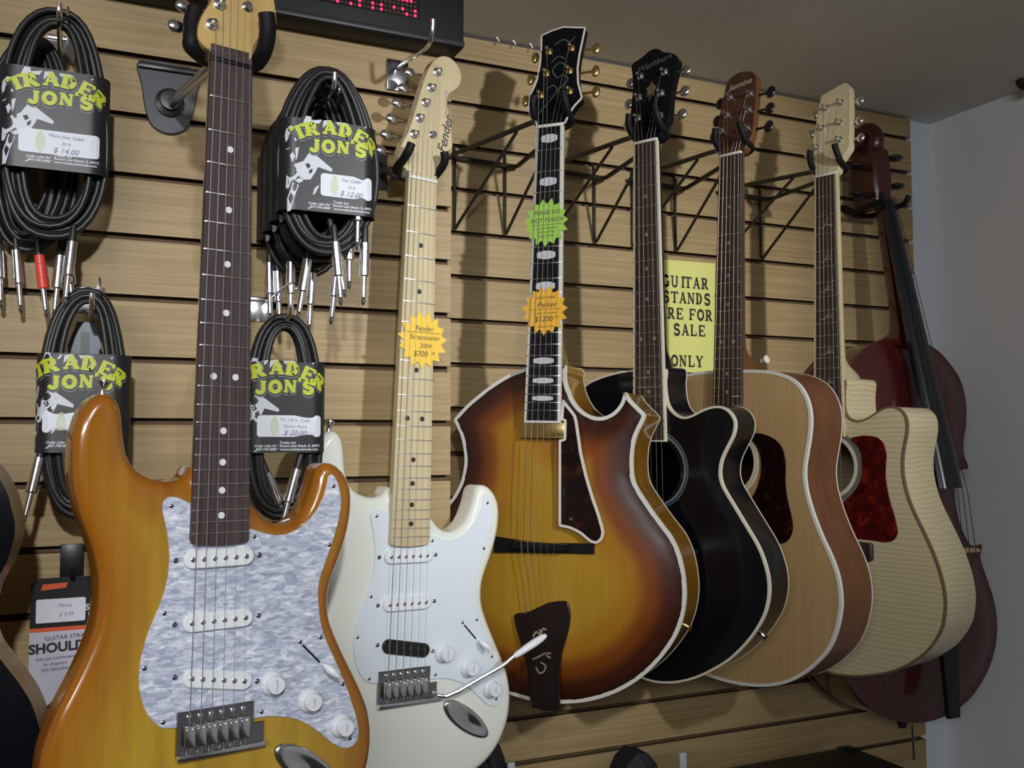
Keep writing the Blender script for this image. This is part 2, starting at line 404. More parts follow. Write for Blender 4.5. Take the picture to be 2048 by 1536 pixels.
def slat_mat():
    m = mat('oak laminate', (.4, .3, .16), .5, 0, 0, .35)
    n = noise_src(m, (4, 90, 220), 6, .65, .25); n2 = noise_src(m, (2.5, 3, 13.1), 2, .5, 0)
    r = ramp(m, [(.30, (.325, .222, .100)), (.70, (.470, .348, .180))]); lk(m, n, 'Fac', r, 'Fac')
    r2 = ramp(m, [(.3, (.88, .86, .82)), (.7, (1, 1, 1))]); lk(m, n2, 'Fac', r2, 'Fac')
    x = mixc(m, 1, (r, 'Color'), (r2, 'Color'), 'MULTIPLY'); lk(m, x, 2, bsdf(m), 'Base Color'); return m
M['slat'] = slat_mat()
M['groove'] = mat('slat wood with groove shade', (.12, .07, .035), .8)  # same wood as the slats, darkened to carry the shade inside the grooves
def plaster(name, c):
    m = mat(name, c, .85, 0, 0, .2); n = noise_src(m, (60, 60, 60), 4, .6); b = nd(m, 'ShaderNodeBump', Strength=.15, Distance=.002); lk(m, n, 'Fac', b, 'Height'); lk(m, b, 'Normal', bsdf(m), 'Normal'); return m
M['ceiling'] = plaster('ceiling paint', (.74, .73, .71))
M['wall'] = plaster('grey wall paint', (.80, .80, .82))
M['wall_white'] = plaster('white wall paint', (.70, .76, .82))
M['floor'] = plaster('dark carpet', (.06, .055, .05))
M['cable'] = mat('black cable jacket', (.016, .016, .017), .42)
def card_mat():
    m = mat('printed black card', (.017, .017, .020), .42); return m
M['card'] = card_mat()
M['lime'] = mat('lime yellow ink', (.52, .58, .03), .45)
M['ink_white'] = mat('white ink', (.62, .64, .70), .45)
M['ink_grey'] = mat('grey ink', (.19, .19, .22), .45)
M['ink_black'] = mat('black ink', (.02, .018, .02), .5)
M['pen'] = mat('grey pen', (.22, .22, .3), .6)
M['paper'] = mat('white sticker paper', (.74, .76, .84), .5)
M['star_orange'] = mat('fluorescent orange card', (.82, .43, .035), .6)
M['star_yellow'] = mat('orange yellow card', (.86, .56, .06), .6)
M['star_green'] = mat('fluorescent green card', (.33, .58, .08), .6)
M['sign_yellow'] = mat('pale yellow paper', (.76, .74, .22), .6)
M['varnish'] = wood('red cello varnish', (.040, .0035, .003), (.070, .007, .005), (30, 3, 30), .3, .4)
M['varnish_rib'] = wood('brown cello varnish', (.07, .020, .009), (.12, .036, .016), (20, 20, 20), .25, .7)
M['led_on'] = mat('lit red led', (1, .01, .06), .4, emit=5)
M['led_off'] = mat('unlit led', (.05, .03, .01), .4)
M['plate_grey'] = mat('dark grey bracket plastic', (.045, .05, .06), .4)
M['red_plastic'] = mat('red plug sleeve', (.75, .06, .04), .4)
M['blue_tag'] = mat('blue grey plastic', (.08, .11, .16), .3)
M['orange_ink'] = mat('orange red ink', (.75, .10, .03), .5)
M['tolex'] = mat('black vinyl', (.010, .010, .014), .5)
M['plum_reflection'] = mat('plum reflection plate', (.16, .03, .05), .2, .6)  # plum colour stands in for a reflection on chrome; not assigned to any mesh
# ------------------------------------------------------------------ the room
PITCH_S = 0.0762
def slat_panel(name, x0, x1, y, z_line, z_top, z_bot):
    "slotted board panel: boards of 76 mm with T-shaped grooves, extruded along the wall"
    prof = []; i0 = int((z_line-z_top)/PITCH_S)-1
    zs = [z_line-i*PITCH_S for i in range(-20, 60) if z_bot+.012 < z_line-i*PITCH_S < z_top-.012]
    prof.append((0, z_top, 0))
    for z in zs:
        prof += [(0, z+.0042, 1), (.005, z+.0042, 1), (.005, z+.0105, 1), (.0125, z+.0105, 1), (.0125, z-.0042, 1), (0, z-.0042, 0)]
    prof += [(0, z_bot, 0)]
    bm = NB(); A = [bm.verts.new((x0, y+d, z+Z0)) for d, z, k in prof]; B = [bm.verts.new((x1, y+d, z+Z0)) for d, z, k in prof]
    for i in range(len(prof)-1):
        f = bm.faces.new((A[i], B[i], B[i+1], A[i+1])); f.material_index = prof[i][2]
    # the back of the board and its two cut ends
    bk = y+.0185
    a = [bm.verts.new((x0, bk, z_top+Z0)), bm.verts.new((x0, bk, z_bot+Z0))]; b = [bm.verts.new((x1, bk, z_top+Z0)), bm.verts.new((x1, bk, z_bot+Z0))]
    bm.faces.new((a[0], b[0], b[1], a[1])); bm.faces.new((A[0], a[0], b[0], B[0])); bm.faces.new((A[-1], B[-1], b[1], a[1]))
    for S, s in ((A, a), (B, b)):
        f = bm.faces.new(S+[s[1], s[0]]); f.material_index = 0
    return tag(obj(name, bm, [M['slat'], M['groove']], smooth=0), kind='structure')
YL, YR = 1.2678, 1.535
slat_panel('wall_left', -1.2, 0.4836, YL, .4811, .712, -1.60)
slat_panel('wall_back', 0.45, 1.6706, YR, .6631, .7077, -1.60)
def sbox(name, m, *a):
    return tag(obj(name, box(NB(), a[0], a[1], a[2], a[3], a[4]+Z0, a[5]+Z0), m, smooth=0), kind='structure')
sbox('wall_pier', M['wall_white'], -1.2, .4780, YL+.019, YR+.019, -1.62, .714)
sbox('wall_corner', M['wall_white'], .40, 1.7506, YR+.0190, YR+.12, -1.62, .714)
sbox('wall_right', M['wall'], 1.7506, 1.85, -4.0, YR+.12, -1.62, .714)
sbox('wall_far_left', M['wall'], -4.1, -4.0, -4.0, YL+.12, -1.62, .714)
sbox('wall_front', M['wall'], -4.1, 1.85, -4.1, -4.0, -1.62, .714)
sbox('wall_left_far', M['wall'], -4.1, -1.2, YL, YL+.12, -1.62, .714)
sbox('floor', M['floor'], -4.1, 1.85, -4.1, YR+.12, -1.72, -1.62)
sbox('ceiling', M['ceiling'], -4.1, 1.85, -4.1, YR+.12, .714, .80)

# ------------------------------------------------------------------ guitars: shared pieces
def fret_d(k, L): return L*(1-2**(-k/12))
def hp(a, b, h, tilt):
    c, s = math.cos(math.radians(tilt)), math.sin(math.radians(tilt))
    return Vector((a, b*c+h*s, -b*s+h*c))
def tiltm(tilt): return Matrix.Rotation(-math.radians(tilt), 4, 'X')
def neck(root, L, w0, w1, wk, d_end, nf, board_m, neck_m, fret_m, dots=(), dot_m=None, dot_r=.003, dot_label=None, joint=.362, heel=.09, heel_m=None, bind_m=None, bind_w=.0022, round_end=.0, nut_m=None, depth=.021, top_v=.0, dbl=(12,), dbl_w=.022, wide_inlay=None):
    wf = lambda d: (w0+(w1-w0)*d/fret_d(wk, L))
    n = 14
    # fretboard
    bw = bind_w if bind_m else 0
    outl = [(-wf(0)/2+bw, top_v), (-wf(d_end)/2+bw, -d_end+round_end)]
    if round_end:
        hw = wf(d_end)/2
        outl += [(-hw+round_end*.3, -d_end+round_end*.3), (-hw+round_end, -d_end), (0, -d_end-.0015), (hw-round_end, -d_end), (hw-round_end*.3, -d_end+round_end*.3)]
    outl += [(wf(d_end)/2-bw, -d_end+round_end), (wf(0)/2-bw, top_v)]
    fb = obj('fretboard', slab(NB(), outl, -.0058, 0, .0006), board_m, root)
    if bind_m:
        bm = NB()
        for s in (-1, 1):
            slab(bm, [(s*wf(0)/2, top_v), (s*wf(d_end)/2, -d_end), (s*(wf(d_end)/2-bw), -d_end), (s*(wf(0)/2-bw), top_v)], -.0059, .0001)
        slab(bm, [(-wf(d_end)/2, -d_end), (wf(d_end)/2, -d_end), (wf(d_end)/2, -d_end-bw*.8), (-wf(d_end)/2, -d_end-bw*.8)], -.0059, .0001)
        obj('fretboard_binding', bm, bind_m, root)
    for k in range(1, nf+1):
        d = fret_d(k, L); hw = wf(d)/2-.0004
        obj('fret', tube(NB(), [(-hw, -d, -.0002), (-hw+.001, -d, .0004), (hw-.001, -d, .0004), (hw, -d, -.0002)], .0010, 6), fret_m, fb)
    for k in dots:
        d = (fret_d(k, L)+fret_d(k-1, L))/2
        if wide_inlay:
            obj('inlay', wide_inlay(wf(d), d, fret_d(k, L)-fret_d(k-1, L)), dot_m, fb)
        else:
            for x in ([-dbl_w/2, dbl_w/2] if k in dbl else [0]):
                obj('inlay_dot', lathe(NB(), [(dot_r, -.001), (dot_r, .00025)], 18, (x, -d, 0)), dot_m, fb)
    # neck back
    secs = []
    for v, k, dd, ww in [(.012, 1, depth-.003, 1.0), (0, 1, depth-.002, 1.0), (-.1, 1, depth, 1), (-(joint-.085), 1, depth+.002, 1), (-(joint-.055), 1, depth+.003, 1), (-(joint-.036), 1, depth+(heel-depth)*.12, .95), (-(joint-.027), .9, depth+(heel-depth)*.32, .85), (-(joint-.020), .9, depth+(heel-depth)*.58, .78), (-(joint-.011), .8, depth+(heel-depth)*.86, .70), (-(joint-.003), .8, depth+(heel-depth)*.98, .66), (-joint-.004, .8, heel, .66)] if heel > .03 else [(.012, 1, depth-.004, 1), (0, 1, depth-.002, 1), (-.2, 1, depth, 1), (-(joint-.02), 1, depth+.001, 1), (-d_end+.002, 1, depth+.002, 1)]:
        d = max(0, -v); secs.append((v, wf(d)/2*.985, dd, ww))
    bm = NB(); rings = []
    for v, hw, dd, ww in secs:
        R = [bm.verts.new((-hw, v, -.0058))]
        for k in range(n+1):
            a = math.pi*k/n; p = .75
            f = ww+(1-ww)*(1-math.sin(a))
            R.append(bm.verts.new((-hw*math.copysign(abs(math.cos(a))**p, math.cos(a))*f, v, -.0068-(dd-.0068)*math.sin(a)**.8)))
        R.append(bm.verts.new((hw, v, -.0058))); rings.append(R)
    for A, B in zip(rings, rings[1:]):
        for k in range(len(A)): bm.faces.new((A[k], A[(k+1) % len(A)], B[(k+1) % len(A)], B[k]))
    bm.faces.new(rings[0]); bm.faces.new(rings[-1])
    obj('neck', bm, neck_m, root)
    if nut_m: obj('nut', box(NB(), -w0/2, w0/2, -.0002, .0042, -.004, .0018, .0006), nut_m, root)
    return wf
def strings(root, L, nut_w, br_w, z_br, posts, m, post_order, tail=None, z_nut=.0019, gauges=(.0006, .00052, .00042, .0003, .00022, .00018), br_y=0, extra=None):
    for i in range(6):
        x0 = -nut_w/2+nut_w*i/5; x1 = -br_w/2+br_w*i/5
        P = [posts[post_order[i]], (x0, .003, z_nut), (x0, 0, z_nut), (x1, -L+br_y, z_br)]
        if tail: P.append(tail(i, x1))
        obj('string', tube(NB(), P, gauges[i]*.92, 6), m[0] if i < 4 else m[1], root)
def side_tuner(root, base, zdir, m, sign, reach, btn_m, post_h=.011, back=.0, tilt=0, a=0, b=0, size=(.008, .0115, .0035), button=True):
    "post with bushing on the face, button out to one side behind the face"
    R = tiltm(tilt).to_3x3()
    bm = lathe(NB(), [(.0062, 0), (.0062, .0012), (.005, .002), (.003, .0022), (.0029, post_h), (.002, post_h+.0006)], 18, hp(a, b, base, tilt), R)
    t = obj('tuner', bm, m, root)
    if button:
        p0 = hp(a, b, base-back, tilt); p1 = hp(a+sign*reach, b, base-back, tilt)
        bm = cyl(NB(), p0, hp(a+sign*(reach-.003), b, base-back, tilt), .0022, 10)
        bm2 = NB(); bmesh.ops.create_uvsphere(bm2, u_segments=16, v_segments=10, radius=1)
        bmesh.ops.transform(bm2, matrix=Matrix.Translation(p1) @ tiltm(tilt) @ Matrix.Diagonal((*size, 1)), verts=bm2.verts)
        sh = obj('tuner_button', join(bm, bm2), btn_m, t)
    return t
def headstock(root, outl, z, thick, tilt, m, side_m=None, bev=.001):
    bm = slab(NB(), outl, z-thick, z, bev)
    if side_m:
        for f in bm.faces:
            f.material_index = 0 if (abs(f.normal.z) > .5 and f.calc_center_median().z > z-.003) else 1
    bmesh.ops.transform(bm, matrix=tiltm(tilt), verts=bm.verts)
    return obj('headstock', bm, [m, side_m] if side_m else m, root)

# ------------------------------------------------------------------ solid body electric guitars
STRAT = mm([(-27, -403), (-31, -411), (-41, -415.5), (-53, -416), (-66, -412.5), (-76, -406), (-82.5, -398.5), (-86.5, -389), (-88.8, -378), (-90.5, -364), (-92.3, -352), (-95, -343.5), (-99.5, -337.5), (-105, -334.5), (-111, -334.8), (-117.5, -338.5), (-123.5, -345.5), (-128.6, -355.5), (-131.9, -368.5), (-133.6, -382.5), (-133.8, -398), (-132.6, -415), (-129.7, -429.5), (-125, -446), (-119.3, -461), (-114.1, -474.5), (-110.7, -487), (-108.2, -500), (-107, -513), (-107.4, -533), (-109.7, -548), (-114.2, -563.5), (-120.3, -579), (-126.8, -593.5), (-133.3, -606.7), (-139.8, -620), (-145, -634), (-149, -646.5), (-151.4, -659), (-152.6, -672), (-152.4, -690), (-148.5, -714), (-140, -736), (-124, -755), (-100, -768), (-65, -775), (-20, -779), (30, -785), (70, -789), (100, -788), (124, -781.5), (141, -771.5), (152.5, -760.5), (162, -748), (169.5, -733), (174.5, -717), (176.5, -700), (176, -682), (171.5, -662), (163.5, -643), (157.5, -631), (148, -613), (138.5, -594.5), (130.5, -577.5), (125, -562.5), (123, -547), (124.3, -532), (128, -519), (133.5, -506), (139, -492), (144, -476.5), (147.5, -460), (149, -442), (147.3, -427), (142, -415), (135, -406.5), (126.5, -401), (118, -399.8), (111.5, -402.5), (108, -409), (105.5, -420), (101, -433), (95, -446), (87.5, -455), (77, -460.8), (66, -461.6), (56, -459), (47, -452), (39, -443), (30, -436)])
GUARD = mm([(-28, -437.5), (-39.6, -432), (-46.8, -430.6), (-52, -433), (-54.2, -438.4), (-53.5, -446.7), (-50.3, -459), (-47.8, -472.3), (-46.4, -485.6), (-46.6, -498.8), (-48.4, -511.8), (-52, -525.7), (-57, -539), (-63.8, -556), (-67.9, -570.3), (-70.6, -583), (-71.3, -596), (-70.3, -608.6), (-67.6, -620), (-62.8, -631), (-56.2, -640.4), (-49.1, -645.7), (-41.4, -647.6), (-33.7, -648.5), (5, -650.5), (42, -652), (55, -652.4), (66, -654.1), (80, -657.8), (94, -664.2), (106, -672.7), (117, -682), (126.5, -690.6), (136, -697), (144.5, -699.6), (151.8, -698), (156.6, -692.5), (157.8, -682.5), (154.8, -669), (148.9, -652), (142.3, -635), (134.4, -617.5), (126, -600.5), (117.7, -583), (112, -567), (109.2, -549), (108, -536), (108.8, -524), (112.5, -512), (117.5, -499), (123, -484), (127.8, -469.5), (131.5, -454.5), (132.8, -440), (130.5, -426), (126, -416), (121.5, -411.5), (118, -413.5), (116.6, -420), (114.8, -428), (112, -436.5), (107, -446), (100, -455), (92, -462.5), (83, -468), (72.6, -471.6), (62.9, -472.7), (52.7, -471), (42.5, -468), (35, -465.4), (29.5, -463.5)])
HEAD6 = mm([(-20.5, 13.5), (-27, 17), (-31.5, 22.5), (-31.5, 34), (-27, 49), (-19.8, 62), (-16.5, 73), (-11.3, 90), (-4.9, 115), (2.2, 140), (8.4, 157.5), (14.9, 169), (22.9, 177), (32.6, 181.5), (42.5, 181.3), (51.2, 177), (58, 169), (61, 158.8), (58.8, 148.2), (52.7, 139.5), (45.7, 134), (41.2, 129.5), (39.4, 121), (40.9, 110), (44.2, 97), (47.5, 82), (49.4, 68), (49.6, 57), (41, 48.5), (30.5, 37), (25.5, 27), (22.5, 13)])
def guard_screw(parent, x, y, z):
    bm = lathe(NB(), [(.0021, 0), (.0021, .0004), (.0013, .0010), (0, .0011)], 12, (x, y, z))
    obj('screw', bm, M['dark_chrome'], parent)
def pole_pickup(root, c, rot, cover_m, pole_m, scr, parent_scr, w=.0695, z=-.0025):
    p = obj('pickup', slab(NB(), ccw(pill(w, .0178, c, rot)), -.0085, z, .0012), cover_m, root)
    cr, sr = math.cos(math.radians(rot)), math.sin(math.radians(rot))
    for i in range(6):
        d = (i-2.5)*.0106
        obj('pole_piece', lathe(NB(), [(.0024, -.001), (.0024, .0005), (.0019, .0008)], 14, (c[0]+d*cr, c[1]+d*sr, z)), pole_m, p)
    for s in (-1, 1):
        d = s*.0415; obj('screw', lathe(NB(), [(.0026, 0), (.0026, .0008), (.0016, .0016), (0, .0016)], 12, (c[0]+d*cr, c[1]+d*sr, -.007)), M['dark_chrome'], p)
def control_knob(root, x, y, word, m):
    prof = [(.0122, 0), (.0122, .0012), (.0118, .004), (.0098, .0062), (.0090, .0070), (.0088, .0135), (.0080, .0148), (0, .0149)]
    k = obj('control_knob', lathe(NB(), prof, 32, (x, y, -.0068)), m, root)
    bm = NB()
    for i in range(10):
        a = math.radians(120+i*27); join(bm, text_bm(str(i+1), .0026, (x+.0109*math.cos(a), y+.0109*math.sin(a), -.0018), math.degrees(a)-90))
    bm = join(bm, text_bm(word, .0032, (x, y, .0083), 90))
    obj('lettering', bm, M['ink_grey'], k)
def solid_guitar(p, label, body_m, guard_m, board_m, inlay_m, bridge_pick_m, arm, names):
    root = thing('electric_guitar', label, 'guitar', pose(p))
    P = resample(ccw(catmull(STRAT, True, .004)), .004)
    # body: rounded edges front and back
    zt, zb, r = -.0095, -.0535, .011
    L = []
    for k in range(7):
        a = math.pi/2*k/6; L.append((inset(P, r*(1-math.sin(a))), zb+r*(1-math.cos(a)), 0))
    for k in range(7):
        a = math.pi/2*k/6; L.append((inset(P, r*(1-math.cos(a))), zt-r*(1-math.sin(a)), r*(1-math.cos(a))))
    bm = NB(); wall_strip(bm, L)
    top = inset(P, r); plate(bm, top, flat(zt), .010, edge_ref=P); plate(bm, top, flat(zb), .03, edge_ref=P); weld(bm)
    obj('body', bm, body_m, root, smooth=50)
    g = resample(ccw(catmull(GUARD, True, .003)), .003)
    gp = obj('pickguard', slab(NB(), g, zt-.0002, -.0072, .0007), guard_m, root)
    for x, y in mm([(-46.2, -439.4), (-49.9, -539.8), (-66.8, -588.5), (37, -472.7), (123.2, -424), (119.3, -485.5), (111.2, -580.4), (137.6, -631.9), (-48.4, -640.8), (48.4, -646.5), (147, -689.6), (-40.4, -490)][:11]): guard_screw(gp, x, y, -.0072)
    pole_pickup(root, (.0009, -.4912), 0, M['white_plastic'], M['nickel'], None, gp)
    pole_pickup(root, (.0014, -.5512), 0, M['white_plastic'], M['nickel'], None, gp)
    pole_pickup(root, (.0022, -.6080), -10.5, bridge_pick_m, M['nickel'] if bridge_pick_m is M['white_plastic'] else M['black_plastic'], None, gp)
    for (x, y), wd in zip(mm([(58, -619.5), (98.7, -642.5), (135.8, -674)]), ('VOLUME', 'TONE', 'TONE')): control_knob(root, x, y, wd, M['white_plastic'])
    # five way switch
    sw = obj('pickup_switch', slab(NB(), pill(.0285, .0022, (.1010, -.5960), -45.5), -.0074, -.00705), M['black_plastic'], root)
    d = Vector((.7, -.72, 0)); c = Vector((.1130, -.6080, -.007))
    bm = tube(NB(), [c+Vector((0, 0, -.002)), c+Vector((.001, -.001, .006)), c+d*.003+Vector((0, 0, .010))], [.0012, .0012, .0012], 8)
    tube(bm, [c+d*.000+Vector((0, 0, .007)), c+d*.005+Vector((0, 0, .0115)), c+d*.011+Vector((0, 0, .0150)), c+d*.0165+Vector((0, 0, .0175))], [.0026, .0046, .0038, .0012], 12)
    obj('switch_tip', bm, M['white_plastic'], sw)
    for x, y in mm([(88.5, -582.5), (122, -615.5)]): guard_screw(sw, x, y, -.0072)
    # bridge
    out = mm([(-36, -634), (40, -634), (40, -655.5), (51, -655.5), (51, -676), (-36, -676)])
    br = obj('bridge', slab(NB(), out, zt, -.0055, .0012), M['dark_chrome'], root)
    lip = NB(); box(lip, -.036, .051, -.679, -.6735, zt, .000, .0012); obj('bridge_lip', lip, M['chrome'], br)
    for i in range(6):
        x = .0019+(i-2.5)*.0107; bm = box(NB(), x-.0051, x+.0051, -.667, -.6465, -.0050, .0006, .0011)
        cyl(bm, (x, -.667, -.002), (x, -.6745, -.002), .0013, 8)
        for s in (-.0027, .0027): cyl(bm, (x+s, -.650, 0), (x+s, -.650, .0019), .0011, 8)
        obj('saddle', bm, M['chrome'], br)
    for i in range(6):
        x = .0019+(i-2.5)*.0107; obj('bridge_screw', lathe(NB(), [(.0026, 0), (.0026, .0006), (.0015, .0015), (0, .0015)], 12, (x, -.6395, -.0055)), M['chrome'], br)
    # jack plate: a boat shaped chrome dish
    bm = NB(); c = Vector((.1000, -.7110)); ax = Vector((.805, -.593)); ay = Vector((-.593*-1, .805))
    ay = Vector((.593, .805)); rings = []
    for k in range(6):
        q = k/5; R = []
        for j in range(36):
            a = 2*math.pi*j/36; X = .0445*math.cos(a)*(1-.24*q**2); Y = .0152*math.sin(a)*(1-.10*math.cos(a))*(1-.28*q**2)
            z = zt+.0003+.0042*math.sin(q*math.pi*.5)
            R.append(bm.verts.new((c.x+ax.x*X+ay.x*Y, c.y+ax.y*X+ay.y*Y, z)))
        rings.append(R)
    for q in range(5):
        R = []
        for j in range(36):
            a = 2*math.pi*j/36; s = 1-.18*(q+1); X = .0338*math.cos(a)*s+.004*(1-s); Y = .0109*math.sin(a)*s
            R.append(bm.verts.new((c.x+ax.x*X+ay.x*Y, c.y+ax.y*X+ay.y*Y, zt+.0045-.0030*(1-s)**1.3-.0010*(1-s)*math.cos(a))))
        rings.append(R)
    for A, B in zip(rings, rings[1:]):
        for j in range(36): bm.faces.new((A[j], A[(j+1) % 36], B[(j+1) % 36], B[j]))
    bm.faces.new(rings[-1])
    jp = obj('jack_plate', bm, M['chrome'], root, smooth=60)
    # strap button on the long horn
    d = Vector((.12, .99, 0)).normalized()
    bm = lathe(NB(), [(.0035, 0), (.0035, .002), (.0028, .006), (.0045, .010), (.0062, .013), (.0060, .0145), (0, .015)], 16, (-.106, -.3355, -.0315), axis_rot(d))
    obj('strap_button', bm, M['chrome'], root)
    maple = board_m is M['maple_pale']
    neck(root, .648, .0425, .0575, 22, .4775, 22, board_m, M['maple_pale'] if maple else M['maple'], M['nickel'] if not maple else M['steel'], (3, 5, 7, 9, 12, 15, 17, 19, 21), inlay_m, .0033, heel=0, joint=.41, round_end=.006, nut_m=M['bone'] if maple else M['ebony'], depth=.022, top_v=.010, dbl_w=.022)
    hs = headstock(root, resample(ccw(catmull(HEAD6, True, .003)), .003), -.009, .0145, 0, M['maple_pale'] if maple else M['maple'], None, .0012)
    obj('headstock_ramp', box(NB(), -.0205, .0222, .0045, .022, -.024, -.0088, .002), board_m if not maple else M['maple_pale'], root)
    posts = []
    for x, y in mm([(-18.5, 39.5), (-11.4, 62.4), (-3.8, 86), (4.2, 109), (12.2, 131.5), (21, 155.5)]):
        side_tuner(root, -.009, 1, M['chrome'], -1, .0275, M['chrome'], .010, .026, 0, x, y, (.0085, .0070, .0040)); posts.append((x+.002, y, -.003))
    obj('string_tree', lathe(NB(), [(.005, 0), (.005, .0015), (.0025, .003), (.0025, .006), (.004, .007), (0, .0072)], 14, (.0165, .0675, -.009)), M['chrome'], root)
    strings(root, .648, .0355, .0535, .0022, posts, (M['steel'], M['steel']), (0, 1, 2, 3, 4, 5), lambda i, x: (x, -.672, -.004), br_y=-.002)
    if names:
        bm = text_bm('Fender', .0190, (.0375, .073, -.0088), 79, .25, .0003); obj('lettering', bm, mat('grey decal', (.06, .055, .05), .5), hs)
        bm = text_bm('STRATOCASTER', .0052, (.0375, .116, -.0088), 92); obj('lettering', bm, M['ink_grey'], hs)
    if arm:
        bm = tube(NB(), [(.041, -.667, .001), (.042, -.668, .006), (.046, -.670, .010), (.054, -.6705, .0125), (.070, -.6655, .0155), (.100, -.652, .020), (.128, -.640, .024), (.136, -.6355, .026), (.163, -.617, .029)], .00275, 10)
        a = obj('tremolo_arm', bm, M['chrome'], root)
        d0 = Vector((.150, -.6265, .0278)); d1 = Vector((.199, -.6015, .034)); pts = [d0.lerp(d1, t) for t in (0, .1, .3, .6, .85, .97, 1)]
        obj('arm_tip', tube(NB(), pts, [.0032, .0042, .0050, .0055, .0048, .003, .0008], 14), M['white_plastic'], a)
    return root
G1P = [0.13721, 0.9761, 0.37708, 0.21898, 0.00233, -0.00857]; G2P = [0.41298, 1.18634, 0.34246, 0.20081, -0.00351, -0.03233]
solid_guitar(G1P, 'honey sunburst electric guitar with white pearl pickguard and dark fretboard, nearest the viewer', M['honey'], M['pearloid'], M['rosewood'], M['dot_white'], M['white_plastic'], False, False)
solid_guitar(G2P, 'white electric guitar with pale maple neck, black bridge pickup and chrome tremolo arm', M['white_body'], M['guard_white'], M['maple_pale'], M['dot_black'], M['black_plastic'], True, True)
# ------------------------------------------------------------------ hollow guitars
def body_shell(root, P, zt, zb, side_m, back_arch=.006, back_m=None):
    bm = NB(); wall_strip(bm, [(P, zt, 0), (P, (zt+zb)/2, 0), (P, zb, 0)])
    plate(bm, P, lambda p, d: zb-back_arch*(1-np.exp(-d/.05)), .03); weld(bm)
    return obj('body', bm, side_m, root, smooth=40)
def bindings(root, P, zt, zb, m, w, m_back=None, wb=.002):
    obj('binding', ring(NB(), inset(P, -.0004), inset(P, w), zt-.006, zt+.0005), m, root)
    if m_back: obj('back_binding', ring(NB(), inset(P, -.0005), inset(P, .003), zb-.0006, zb+wb), m_back, root)
def soundboard(root, P, zt, m, hole=None, r=.05):
    bm = NB(); h = [circle(r, hole, 48)] if hole else []
    plate(bm, inset(P, .001), flat(zt), .03, h)
    if hole: wall_strip(bm, [(h[0], zt, 0), (h[0], zt-.003, 0)])
    weld(bm); return obj('soundboard', bm, m, root)
def annulus(root, name, c, r0, r1, z, m, n=56):
    return obj(name, ring(NB(), circle(r1, c, n), circle(r0, c, n), z-.0006, z), m, root)
def flat_bridge(root, v, w, h, m, zt, saddle_m):
    b = obj('bridge', slab(NB(), ccw(pill(w, h, (0, v), 0, 5, .006)), zt, zt+.0085, .002), m, root)
    obj('bridge_saddle', box(NB(), -.036, .036, v+.0035, v+.0065, zt+.008, zt+.0112, .0005), saddle_m, b)
    for i in range(6): obj('bridge_pin', lathe(NB(), [(.003, 0), (.0032, .001), (.0024, .0024), (0, .0028)], 12, ((i-2.5)*.0106, v-.008, zt+.0083)), M['black_plastic'], b)
    return b
def tuners33(root, posts, left, right, tilt, m, btn_m, size, back=.010):
    "posts listed top to bottom as left, right pairs"
    out = []
    for i, (a, b) in enumerate(posts):
        s = -1 if i % 2 == 0 else 1; x, y = (left if s < 0 else right)[i//2]
        side_tuner(root, -.003, 1, m, s, abs(x-a), btn_m, .012, back, tilt, a, b, size)
        out.append(hp(a, b, .006, tilt))
    return out
# strings run: bass side = left posts from the nut upwards, treble = right posts
ORDER33 = (4, 2, 0, 1, 3, 5)
def script(root, s, size, a, b, tilt, rot, m, shear=.35, bold=.0002, z=-.0027):
    bm = text_bm(s, size, (a, b, z), rot, shear, bold, mat=tiltm(tilt)); obj('lettering', bm, m, root)
def vine(parent, curves, z, m, wd=.0016, M4=None):
    bm = NB()
    for c in curves:
        pts = catmull(c, False, .002); stroke(bm, pts, wd, lambda x, y: (M4 @ Vector((x, y, z))) if M4 is not None else (x, y, z))
    return obj('inlay', bm, m, parent)

# --- archtop --------------------------------------------------------------------------------
G3P = [0.65731, 1.29917, 0.48205, -0.8469, 0.01998, -0.02305]
A_R = [(25, -366), (26.5, -384.5), (29.4, -397.1), (35.3, -411.7), (44.6, -426.2), (55.8, -436.4), (69, -443.3), (82.1, -445.4), (94.9, -443), (107.5, -434.9), (115.8, -423.7), (119.5, -412.5), (121, -406), (122.5, -407.5), (130.4, -418.5), (141.1, -429), (150.8, -438), (153.2, -441.2), (152.6, -445.5), (147.9, -455.7), (141.9, -467.8), (137, -484), (135.3, -502.1), (135.6, -520.2), (138, -536.1), (144.5, -549.8), (154.1, -563.3), (167, -580.8), (181, -598), (195.6, -615.5), (206, -635), (212.5, -655.5), (216.6, -677.9), (217.9, -699), (215.4, -722.2), (209.8, -743.9), (200.2, -764.1), (186.6, -784.8), (168.9, -806), (147, -826.1), (122.6, -842.7), (95.8, -855.9), (68.4, -865.4), (29.8, -872.8), (0, -874.8)]
A_L = [(-28, -368), (-40.5, -371), (-58.9, -376.6), (-79.8, -386.2), (-100.8, -399.1), (-121.9, -414.3), (-140.8, -429.6), (-154.9, -443.9), (-161.5, -450.3), (-162.2, -452.5), (-156.7, -462.5), (-148.8, -477.7), (-143.3, -497.1), (-140.6, -516.5), (-142, -533.9), (-147.3, -553.5), (-155.3, -569), (-164.6, -582.4)]
A_L += [(-u-2, v) for u, v in A_R[28:44]]
